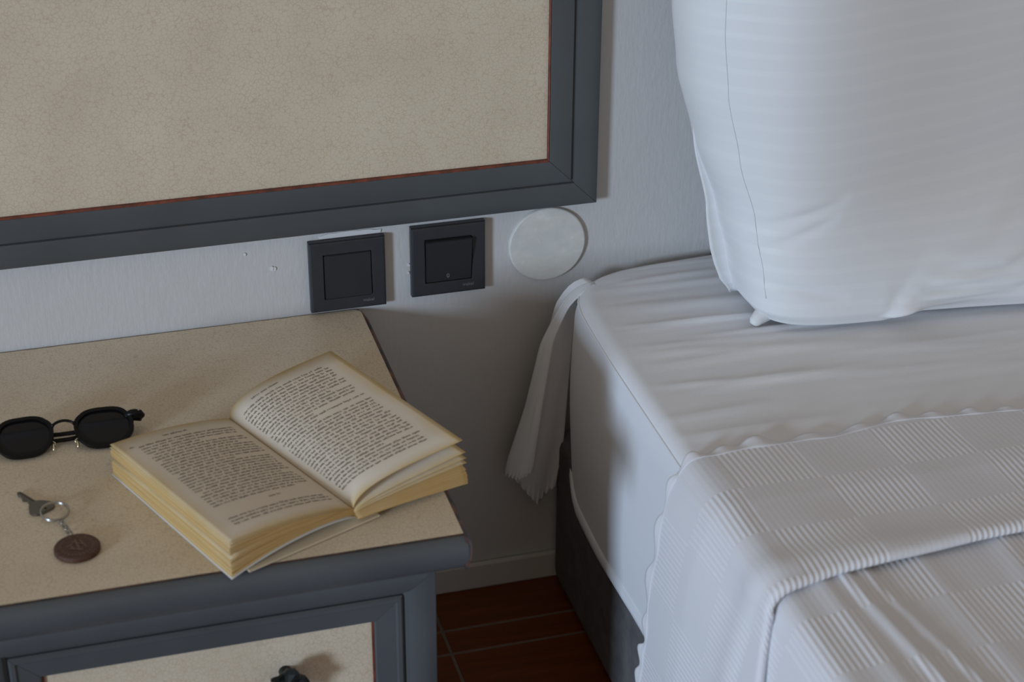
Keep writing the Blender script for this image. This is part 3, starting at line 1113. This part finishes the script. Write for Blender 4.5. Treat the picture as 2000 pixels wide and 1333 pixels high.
# lower layer continuing to the foot of the bed
lv = []
y = -0.56
while y > -1.95:
    lv.append(y)
    y -= 0.006 if y > -1.0 else 0.03
s2 = []
s = S0
while s < 0.36:
    s2.append(s)
    s += 0.02 if s < -0.45 else 0.0045
def lower(i, j):
    s, y = s2[i], lv[j]
    off = 0.0018
    x, z = over_edge(s, off, 0.016)
    e = 0.0
    for s_0, am, w, sl in ((-0.050, 0.0050, 0.0060, 0.10), (-0.068, 0.0035, 0.0060, 0.16), (-0.028, 0.003, 0.010, 0.05), (-0.20, 0.0022, 0.012, -0.1), (-0.12, 0.0016, 0.014, 0.05)):
        d = (s - s_0 - sl * (y + 0.64)) / w
        e += am * math.exp(-d * d)
    z += e * (1 if s < 0 else 0) + 0.002 * nz(x * 6, y * 6, 8.0)
    if s > 0.03:
        x += 0.003 * nz(z * 8, y * 6, 7.0) - 0.002
    return Vector((x, y, z))
child(link('lower_layer', grid_mesh('lower_layer', len(s2), len(lv), lower, lambda i, j: (s2[i] + 2.03, 2.04 + lv[j])), m_blank, smooth=True), bk)

# ------------------------------------------------------------------ open book
bo = thing('open_book', 'open paperback with yellowed pages lying face up on the nightstand, overhanging its edge', 'book', (0.26, -0.31, ZN))
SPB, SPT = Vector((0.3028, -0.4058)), Vector((0.2204, -0.2217))
RFB, RFT = Vector((0.4125, -0.3680)), Vector((0.3290, -0.1755))
LFB, LFT = Vector((0.1865, -0.4600)), Vector((0.1052, -0.2690))
def bez(p, t):
    a, b, c, d = p
    u = 1 - t
    return (a[0] * u ** 3 + 3 * b[0] * u * u * t + 3 * c[0] * u * t * t + d[0] * t ** 3, a[1] * u ** 3 + 3 * b[1] * u * u * t + 3 * c[1] * u * t * t + d[1] * t ** 3)
def sheet_surface(side, prof_b, prof_t, off_b=0.0, off_t=0.0, fore=0.0):
    """returns f(a,b): a 0 gutter..1 fore-edge, b 0 top..1 bottom of the page. profiles are beziers of (fraction, z)"""
    FB, FT = (RFB, RFT) if side > 0 else (LFB, LFT)
    def f(a, b):
        qb, qt = bez(prof_b, a), bez(prof_t, a)
        pb = SPB + (FB - SPB) * qb[0] * (1 + fore)
        pt = SPT + (FT - SPT) * qt[0] * (1 + fore)
        dirv = (pb - pt)
        L = dirv.length
        dirv = dirv / L
        pb = pb + dirv * off_b
        pt = pt + dirv * off_t
        xy = pt.lerp(pb, b)
        z = lerp(qt[1], qb[1], b)
        return Vector((xy.x, xy.y, z))
    return f
def surf_normal(f, a, b):
    e = 1e-3
    p = f(a, b)
    n = (f(a + e, b) - f(a - e, b)).cross(f(a, b + e) - f(a, b - e))
    n.normalize()
    return n if n.z > 0 else -n
def page_obj(name, f, thick=0.00035, na=36, nb_=8, parent=bo, top_mat=m_page, edge_mat=m_pedge):
    vs_, fs, uv, mi = [], [], [], []
    for lay in (0, 1):
        for j in range(nb_ + 1):
            for i in range(na + 1):
                a, b = i / na, j / nb_
                p = f(a, b)
                vs_.append(p - Vector((0, 0, thick)) if lay else p)
                uv.append((a, b))
    W = na + 1
    o2 = W * (nb_ + 1)
    for j in range(nb_):
        for i in range(na):
            q = j * W + i
            fs.append((q, q + 1, q + 1 + W, q + W)); mi.append(0)
            fs.append((o2 + q, o2 + q + W, o2 + q + W + 1, o2 + q + 1)); mi.append(0)
    for i in range(na):
        for j in (0, nb_):
            q = j * W + i
            fs.append((q, o2 + q, o2 + q + 1, q + 1)); mi.append(1)
    for j in range(nb_):
        for i in (0, na):
            q = j * W + i
            fs.append((q, q + W, o2 + q + W, o2 + q)); mi.append(1)
    bm = bmesh.new()
    bv = [bm.verts.new(v) for v in vs_]
    lay = bm.loops.layers.uv.new('UVMap')
    for f_, m_ in zip(fs, mi):
        fc = bm.faces.new([bv[i] for i in f_])
        fc.material_index = m_
        fc.smooth = m_ == 0
        for lp, ix in zip(fc.loops, f_):
            lp[lay].uv = uv[ix]
    return bm_mesh(name, bm)
def add_page(name, f, thick=0.00035, **kw):
    return child(link(name, page_obj(name, f, thick, **kw), mats=[m_page, m_pedge]), bo)
def join_meshes(name, meshes):
    bm = bmesh.new()
    for me in meshes:
        bm.from_mesh(me)
        bpy.data.meshes.remove(me)
    me = bpy.data.meshes.new(name)
    bm.to_mesh(me)
    bm.free()
    return me

ZC = ZN + 0.0016
# left block: sheets from the cover up to just below the open page
def left_prof(h0, hf, mid):
    # gutter height h0, fore-edge height hf, bulge mid
    return [(0.0, h0), (0.22, lerp(h0, hf, 0.30) + mid), (0.62, lerp(h0, hf, 0.85) + mid * 0.6), (1.0, hf)]
left_sheets = []
def left_block_prof(t, tf, gap):
    # t 0 = bottom sheet, 1 = top; the block arches off the table between the fore-edge and the gutter
    lo = [(0.0, ZC + 0.0085), (0.28, ZC + 0.0165), (0.66, ZC + 0.0125), (1.0, ZC + 0.0008)]
    hi = [(0.0, 0.4080), (0.16, 0.4185), (0.60, 0.4285), (1.0, tf)]
    return [(a[0], lerp(a[1], b[1], t) + (gap if q == 3 else 0)) for q, (a, b) in enumerate(zip(lo, hi))]
NLS = 26
for q in range(NLS):
    t = q / (NLS - 1)
    gb = (-0.0016 if t < 0.66 else 0.0)
    gt = (-0.0040 if t < 0.66 else 0.0)
    rec = -0.030 if 0.58 < t < 0.67 else 0.0
    f = sheet_surface(-1, left_block_prof(t, 0.4275, gb * t), left_block_prof(t, 0.4225, gt * t), random.uniform(-0.0006, 0.0008), random.uniform(-0.0006, 0.0006), random.uniform(-0.006, 0.004) + rec)
    left_sheets.append(page_obj('page_block', f, 0.00092, 22, 4))
child(link('left_page_block', join_meshes('left_page_block', left_sheets), mats=[m_page, m_pedge]), bo)
fC = sheet_surface(-1, [(0.0, ZC + 0.0065), (0.28, ZC + 0.0145), (0.66, ZC + 0.0110), (1.0, ZN + 0.0010)], [(0.0, ZC + 0.0065), (0.28, ZC + 0.0145), (0.66, ZC + 0.0110), (1.0, ZN + 0.0010)], 0.0018, -0.001, 0.010)
child(link('cover', page_obj('cover', fC, 0.0006), mats=[m_coverw, m_coverw]), bo)
fL = sheet_surface(-1, [(0.0, 0.4085), (0.16, 0.4200), (0.60, 0.4305), (1.0, 0.4305)], [(0.0, 0.4085), (0.18, 0.4165), (0.60, 0.4270), (1.0, 0.4262)])
add_page('open_page', fL)
fL2 = sheet_surface(-1, [(0.0, 0.4080), (0.16, 0.4190), (0.60, 0.4292), (1.0, 0.4290)], [(0.0, 0.4080), (0.18, 0.4155), (0.60, 0.4255), (1.0, 0.4235)], 0.0006, 0.0004, 0.006)
add_page('loose_page', fL2)
# right block
right_sheets = []
NRS = 15
for q in range(NRS):
    t = q / (NRS - 1)
    hf = ZC + 0.0030 + 0.0185 * t
    h0 = ZC + 0.0075 + 0.0050 * t
    md = 0.0010 + 0.0035 * t
    sh_ = 0.0075 * (1 - t)
    f = sheet_surface(1, [(0.0, h0), (0.30, h0 + md), (0.65, lerp(h0, hf, 0.6) + md), (1.0, hf)], [(0.0, h0), (0.30, h0 + md), (0.65, lerp(h0, hf, 0.6) + md), (1.0, hf - 0.001)], sh_, sh_, random.uniform(-0.010, 0.004) + 0.02 * (1 - abs(2 * t - 0.7)))
    right_sheets.append(page_obj('page_block', f, 0.00118, 22, 4))
child(link('right_page_block', join_meshes('right_page_block', right_sheets), mats=[m_page, m_pedge]), bo)
# fanned loose pages and the lifted open page on the right
for (zf_b, zf_t, mb, ob) in ((0.4170, 0.4180, 0.004, 0.0040), (0.4215, 0.4230, 0.0065, 0.0032), (0.4275, 0.4300, 0.0095, 0.0022)):
    f = sheet_surface(1, [(0.0, 0.4075), (0.12, 0.4075 + mb), (0.55, 0.4110 + mb), (1.0, zf_b)], [(0.0, 0.4075), (0.12, 0.4090 + mb * 1.3), (0.55, 0.4130 + mb * 1.3), (1.0, zf_t)], ob, ob * 0.4, 0.012)
    add_page('loose_page', f)
fR = sheet_surface(1, [(0.0, 0.4090), (0.035, 0.4310), (0.50, 0.4340), (1.0, 0.4395)], [(0.0, 0.4090), (0.02, 0.4350), (0.48, 0.4395), (1.0, 0.4420)])
add_page('open_page', fR)
# covers: cream inner sheet sticking out at the bottom, white outer cover under the left block
def flat_card(name, pts, z0, z1, mat):
    bm = bmesh.new()
    a = [bm.verts.new((x, y_, z1)) for x, y_ in pts]
    fc = bm.faces.new(a)
    ex = bmesh.ops.extrude_face_region(bm, geom=[fc])
    for e in ex['geom']:
        if isinstance(e, bmesh.types.BMVert):
            e.co.z = z0
    return child(link(name, bm_mesh(name, bm), mat), bo)
es = (SPB - SPT).normalized()
er = Vector((-es.y, es.x))
def L2(p, a, b):
    q = p + er * a + es * b
    return (q.x, q.y)
flat_card('inner_card', [(0.2020, -0.4570), (0.3268, -0.4030), (0.2480, -0.2260), (0.1230, -0.2760)], ZN + 0.0013, ZN + 0.0032, m_cover)
flat_card('cover', [L2(SPB, 0.0215, 0.004), L2(SPB, 0.105, 0.010), L2(SPT, 0.112, 0.002), L2(SPT, 0.018, 0.0)], ZN + 0.0040, ZN + 0.0047, m_coverw)

# printed text: rows of tiny letter strokes lying on the page
def print_text(name, f, side, lines, x_h=0.0017, parent=bo):
    vs_, fs = [], []
    PH, PW = 0.203, 0.127
    def quad(u0, u1, v0, v1):
        base = len(vs_)
        for (u, v_) in ((u0, v0), (u1, v0), (u1, v1), (u0, v1)):
            a = u / PW if side > 0 else 1 - u / PW
            b = v_ / PH
            p = f(a, b) + surf_normal(f, a, b) * 0.00022
            vs_.append(p)
        fs.append((base, base + 1, base + 2, base + 3))
    for (v0, u0, u1, bold) in lines:
        u = u0
        while u < u1 - 0.002:
            nl = random.choice((2, 3, 3, 4, 4, 5, 5, 6, 7, 8))
            for q in range(nl):
                if u > u1:
                    break
                w = random.choice((0.0011, 0.0013, 0.0013, 0.0015)) * (1.15 if bold else 1.0)
                r_ = random.random()
                hi = 0.0011 if r_ < 0.28 else 0.0
                lo = 0.0008 if r_ > 0.90 else 0.0
                # two stems and a cross bar
                quad(u, u + 0.00045, v0 - x_h - hi, v0 + lo)
                if random.random() < 0.75:
                    quad(u + w - 0.00040, u + w, v0 - x_h, v0)
                vb = v0 - x_h * random.choice((0.0, 0.5, 0.85)) - 0.0003
                quad(u + 0.0003, u + w - 0.0002, vb, vb + 0.00045)
                u += w + 0.00034
            u += 0.0014
    # split long quads is not needed: every stroke is below 2 mm
    return child(link(name, mesh(name, vs_, fs), m_ink), bo)
LH = 0.00490
linesR = [(0.0128, 0.043, 0.074, True), (0.0118, 0.108, 0.110, False)]
for r_ in range(34):
    v0 = 0.0205 + r_ * LH
    u0, u1 = 0.0155, 0.1120
    if r_ in (0, 9, 13, 15, 30):
        u0 += 0.004
    if r_ in (8, 12, 14, 29):
        u1 -= random.uniform(0.012, 0.045)
    linesR.append((v0, u0, u1, False))
print_text('printed_text', fR, 1, linesR)
linesL = [(0.0135, 0.040, 0.062, True), (0.0185, 0.0085, 0.0110, True)]
r_ = 0
for r_ in range(34):
    v0 = 0.0220 + r_ * LH
    u0, u1 = 0.0150, 0.1110
    if r_ == 28:
        u0, u1 = 0.058, 0.068
    if r_ in (27, 29, 30):
        continue
    if r_ in (4, 7, 13, 21):
        u0 += 0.004
    if r_ in (3, 6, 12, 20, 26):
        u1 -= random.uniform(0.010, 0.05)
    linesL.append((v0, u0, u1, False))
print_text('printed_text', fL, -1, linesL)

# ------------------------------------------------------------------ sunglasses
sg = thing('sunglasses', 'black angular-framed sunglasses with dark lenses beside the book, arms folded', 'sunglasses', (0.066, -0.20, ZN))
GT = math.radians(27)
GO = Vector((0.0665, -0.2215, ZN + 0.0010))
GA = math.radians(-0.5)
gx = Vector((math.cos(GA), math.sin(GA), 0))
gp = Vector((-math.sin(GA), math.cos(GA), 0))
gy = gp * math.cos(GT) + Vector((0, 0, 1)) * math.sin(GT)
gn = gx.cross(gy)
def G(u, v_, w=0.0):
    return GO + gx * u + gy * v_ + gn * (w + 0.0022)
def octo(cx, cy, hw, hh, sgn, n=48):
    """rounded octagonal lens outline"""
    base = [(1.0, 0.34), (0.62, 0.96), (-0.52, 1.0), (-0.98, 0.48), (-0.93, -0.36), (-0.50, -0.98), (0.52, -1.0), (0.97, -0.38)]
    pts = []
    m = len(base)
    for k_ in range(n):
        t = k_ / n * m
        i = int(t)
        fr = t - i
        p0, p1, p2 = base[(i - 1) % m], base[i % m], base[(i + 1) % m]
        a = ((p0[0] + p1[0]) / 2, (p0[1] + p1[1]) / 2)
        c = ((p1[0] + p2[0]) / 2, (p1[1] + p2[1]) / 2)
        # quadratic, pulled towards the corner so that facets stay visible
        def qd(ax, bx, cx_):
            return (1 - fr) ** 2 * ax + 2 * fr * (1 - fr) * bx + fr * fr * cx_
        q = (qd(a[0], p1[0] * 1.04, c[0]), qd(a[1], p1[1] * 1.04, c[1]))
        pts.append((cx + sgn * q[0] * hw, cy + q[1] * hh))
    return pts
def rim(pts_out, pts_in, t0, t1):
    bm = bmesh.new()
    n = len(pts_out)
    def ring(pts, w):
        return [bm.verts.new(G(u, v_, w)) for u, v_ in pts]
    mid = [((a[0] * 0.9 + b[0] * 0.1), (a[1] * 0.9 + b[1] * 0.1)) for a, b in zip(pts_out, pts_in)]
    R_ = [ring(pts_out, t0), ring(pts_out, t1 - 0.0008), ring(mid, t1), ring(pts_in, t1 - 0.0004), ring(pts_in, t0)]
    R_.append(R_[0])
    for a, b in zip(R_, R_[1:]):
        for i in range(n):
            j = (i + 1) % n
            bm.faces.new((a[i], a[j], b[j], b[i]))
    return bm_mesh('rim', bm)
HW, HH = 0.0285, 0.0225
for sgn, cx in ((1, 0.0368), (-1, -0.0368)):
    po_ = octo(cx, HH, HW, HH, sgn)
    pi_ = octo(cx, HH, HW - 0.0040, HH - 0.0038, sgn)
    child(link('rim', rim(po_, pi_, -0.0020, 0.0020), m_gfr), sg)
    # lens, gently domed
    bm = bmesh.new()
    pl_ = octo(cx, HH, HW - 0.0036, HH - 0.0034, sgn)
    prev = [bm.verts.new(G(u, v_, -0.0006)) for u, v_ in pl_]
    for fr in (0.75, 0.5, 0.25):
        ring = [bm.verts.new(G(cx + (u - cx) * fr, HH + (v_ - HH) * fr, -0.0006 + 0.0016 * (1 - fr * fr))) for u, v_ in pl_]
        for i in range(len(pl_)):
            j = (i + 1) % len(pl_)
            bm.faces.new((prev[i], prev[j], ring[j], ring[i]))
        prev = ring
    bm.faces.new(prev)
    child(link('lens', bm_mesh('lens', bm), m_lens, smooth=True), sg)
    # end piece and hinge
    e0 = cx + sgn * (HW - 0.004)
    pts = [G(e0 - sgn * 0.004, 0.0335, -0.0016), G(e0 + sgn * 0.003, 0.0340, -0.0004), G(e0 + sgn * 0.006, 0.0338, 0.0), G(e0 + sgn * 0.0105, 0.0330, -0.0005), G(e0 + sgn * 0.0125, 0.0322, -0.004)]
    ep = child(link('end_piece', tube_mesh('end_piece', pts, 0.004, 10, radii=[0.0030, 0.0042, 0.0043, 0.0040, 0.0034]), m_gfr, smooth=True), sg)
    stud = link('rivet', tube_mesh('rivet', [G(e0 + sgn * 0.0098, 0.0340, 0.0030), G(e0 + sgn * 0.0098, 0.0340, 0.0050)], 0.0010, 8), m_steel)
    stud.parent = ep
    # folded arm behind the lenses
    h0 = G(e0 + sgn * 0.0110, 0.0310, -0.006)
    zt_ = ZN + 0.0032
    arm = [h0, Vector((h0.x - sgn * 0.006, h0.y + 0.004, h0.z - 0.001))]
    for q in range(1, 12):
        t = q / 11
        arm.append(Vector((h0.x - sgn * (0.010 + 0.108 * t), h0.y + 0.004 - (0.012 if sgn > 0 else 0.010) * min(1, t * 2) - 0.006 * max(0, t - 0.7), max(zt_, lerp(h0.z - 0.002, ZN + 0.0040, min(1, t * 2.6)) + (0.0046 if sgn < 0 else 0.0)))))
    child(link('arm', tube_mesh('arm', arm, 0.0024, 8, radii=[0.0028] * 2 + [0.0022] * 7 + [0.0026, 0.0030, 0.0030, 0.0024]), m_gfr, smooth=True), sg)
    # nose pad on a thin wire
    n0 = cx - sgn * (HW - 0.0025)
    npd = [G(n0 + sgn * 0.001, 0.0150, -0.001), G(n0 - sgn * 0.0016, 0.0140, -0.003), G(n0 - sgn * 0.0012, 0.0115, -0.0035)]
    w_ = child(link('nose_wire', tube_mesh('nose_wire', npd, 0.0007, 6), m_gold, smooth=True), sg)
    bm = bmesh.new()
    bmesh.ops.create_uvsphere(bm, u_segments=12, v_segments=8, radius=1.0)
    c_ = G(n0 - sgn * 0.0006 + sgn * 0.001, 0.0090, -0.0020)
    for v_ in bm.verts:
        v_.co = c_ + gx * v_.co.x * 0.0016 + gy * v_.co.y * 0.0046 + gn * v_.co.z * 0.0022
    pd = link('nose_pad', bm_mesh('nose_pad', bm), m_gold, smooth=True)
    pd.parent = w_
br = []
for q in range(13):
    t = q / 12
    u = lerp(-0.0105, 0.0105, t)
    br.append(G(u, 0.0300 + 0.0045 * math.sin(t * math.pi) ** 0.6, 0.0008 + 0.0012 * math.sin(t * math.pi)))
child(link('bridge', tube_mesh('bridge', br, 0.0014, 10, radii=[0.0019] + [0.0014] * 11 + [0.0019]), m_gfr, smooth=True), sg)

# ------------------------------------------------------------------ key with wooden fob
kr = thing('key_ring', 'small key on a steel ring with a round dark wooden fob on the nightstand', 'key ring', (0.05, -0.33, ZN))
# key: lies flat, blade towards upper left
ktip, kbow = Vector((0.0180, -0.2790)), Vector((0.0400, -0.3130))
kd = (kbow - ktip).normalized()
kn = Vector((-kd.y, kd.x))
if kn.x < 0:
    kn = -kn
def K(a, b, z):
    q = ktip + kd * a + kn * b
    return (q.x, q.y, ZN + z)
def plate(name, pts, z0, z1, mat, parent, bev=0.0003):
    bm = bmesh.new()
    a = [bm.verts.new(K(x, y_, z1)) for x, y_ in pts]
    fc = bm.faces.new(a)
    ex = bmesh.ops.extrude_face_region(bm, geom=[fc])
    for e in ex['geom']:
        if isinstance(e, bmesh.types.BMVert):
            e.co.z = ZN + z0
    return child(link(name, bm_mesh(name, bm), mat), parent)
blade = [(0.0, 0.0008), (0.002, 0.0030), (0.026, 0.0032), (0.026, -0.0034), (0.0225, -0.0034), (0.0215, -0.0018), (0.0190, -0.0024), (0.0172, -0.0010), (0.0150, -0.0036), (0.0128, -0.0036), (0.0115, -0.0012), (0.0090, -0.0020), (0.0072, -0.0006), (0.0050, -0.0022), (0.0030, -0.0012), (0.0012, -0.0006)]
plate('key_blade', blade, 0.0004, 0.0024, m_keymt, kr)
plate('key_groove', [(0.002, 0.0008), (0.025, 0.0008), (0.025, 0.0018), (0.002, 0.0018)], 0.0024, 0.00255, m_edge, kr)
bow = []
for i in range(28):
    a = 2 * math.pi * i / 28
    r_ = 0.0112 * (1 + 0.10 * math.cos(3 * a + math.pi))
    bow.append((0.0355 + r_ * 0.95 * math.cos(a), r_ * 1.05 * math.sin(a)))
# bow with a hole
bm = bmesh.new()
hole = [(0.0400 + 0.0028 * math.cos(2 * math.pi * i / 28), 0.0028 * math.sin(2 * math.pi * i / 28)) for i in range(28)]
rr4 = []
for pts, z in ((bow, 0.0004), (bow, 0.0026), (hole, 0.0026), (hole, 0.0004)):
    rr4.append([bm.verts.new(K(x, y_, z)) for x, y_ in pts])
rr4.append(rr4[0])
for a_, b_ in zip(rr4, rr4[1:]):
    for i in range(28):
        j = (i + 1) % 28
        bm.faces.new((a_[i], a_[j], b_[j], b_[i]))
child(link('key_bow', bm_mesh('key_bow', bm), m_keymt), kr)
# split ring, leaning slightly on the bow
rc = Vector((0.0490, -0.3235, ZN + 0.0042))
rx = Vector((0.95, 0.30, 0.0)).normalized()
ry = Vector((-0.30, 0.95, 0.14)).normalized()
for dz in (0.0, 0.0012):
    pts = [rc + (rx * math.cos(a) + ry * math.sin(a)) * 0.0122 + Vector((0, 0, dz)) for a in [2 * math.pi * i / 48 for i in range(48)]]
    child(link('split_ring', tube_mesh('split_ring', pts, 0.0009, 8, True), m_steel, smooth=True), kr)
# short twisted chain
c0, c1 = Vector((0.0525, -0.3350, ZN + 0.0030)), Vector((0.0600, -0.3635, ZN + 0.0040))
NL_ = 5
for q in range(NL_):
    cc = c0.lerp(c1, (q + 0.5) / NL_)
    dv = (c1 - c0).normalized()
    sd = Vector((-dv.y, dv.x, 0)).normalized()
    nn = sd if q % 2 == 0 else (Vector((0, 0, 1)) * 0.75 + sd * 0.66)
    pts = [cc + dv * (0.0042 * math.cos(a)) + nn * (0.0021 * math.sin(a)) for a in [2 * math.pi * i / 20 for i in range(20)]]
    child(link('chain_link', tube_mesh('chain_link', pts, 0.0007, 6, True), m_steel, smooth=True), kr)
# wooden fob
fc_ = Vector((0.0638, -0.3835))
FR = 0.0200
bm = bmesh.new()
pf = [(FR - 0.0008, 0.0002), (FR, 0.0012), (FR, 0.0038), (FR - 0.0008, 0.0048), (FR - 0.002, 0.0052)]
prev = None
first = None
for r_, z in pf:
    ring = [bm.verts.new((fc_.x + r_ * math.cos(2 * math.pi * i / 56), fc_.y + r_ * math.sin(2 * math.pi * i / 56), ZN + z)) for i in range(56)]
    if prev:
        for i in range(56):
            bm.faces.new((prev[i], prev[(i + 1) % 56], ring[(i + 1) % 56], ring[i]))
    else:
        first = ring
    prev = ring
bm.faces.new(prev)
bm.faces.new(first[::-1])
fob = child(link('wooden_fob', bm_mesh('wooden_fob', bm), m_wood), kr)
# worn engraving: broken ring of marks and a small figure
vs_, fs = [], []
def eng(pts):
    b0 = len(vs_)
    for x, y_ in pts:
        vs_.append((fc_.x + x, fc_.y + y_, ZN + 0.00530 + 0.00001 * len(fs)))
    fs.append(tuple(range(b0, b0 + len(pts))))
for q in range(26):
    a = 2 * math.pi * q / 26
    if 0.9 < a < 2.3 and q % 2:
        continue
    r0, r1 = 0.0125 + 0.0006 * random.random(), 0.0148 + 0.0008 * random.random()
    da = 0.05 + 0.05 * random.random()
    eng([(r0 * math.cos(a - da), r0 * math.sin(a - da)), (r1 * math.cos(a - da * 0.5), r1 * math.sin(a - da * 0.5)), (r1 * math.cos(a + da), r1 * math.sin(a + da)), (r0 * math.cos(a + da * 0.4), r0 * math.sin(a + da * 0.4))])
for (x0, y0, x1, y1, w) in ((-0.001, 0.010, 0.002, -0.008, 0.0010), (-0.004, 0.007, 0.006, 0.001, 0.0009), (-0.007, -0.003, 0.005, -0.007, 0.0010), (-0.006, 0.002, -0.002, -0.006, 0.0008), (0.003, 0.008, 0.008, -0.004, 0.0009), (-0.009, -0.001, -0.003, 0.004, 0.0008)):
    d = Vector((x1 - x0, y1 - y0)).normalized()
    nn = Vector((-d.y, d.x)) * w
    eng([(x0 + nn.x, y0 + nn.y), (x1 + nn.x, y1 + nn.y), (x1 - nn.x, y1 - nn.y), (x0 - nn.x, y0 - nn.y)])
o = link('engraving', mesh('engraving', vs_, fs), m_engr)
o.parent = fob
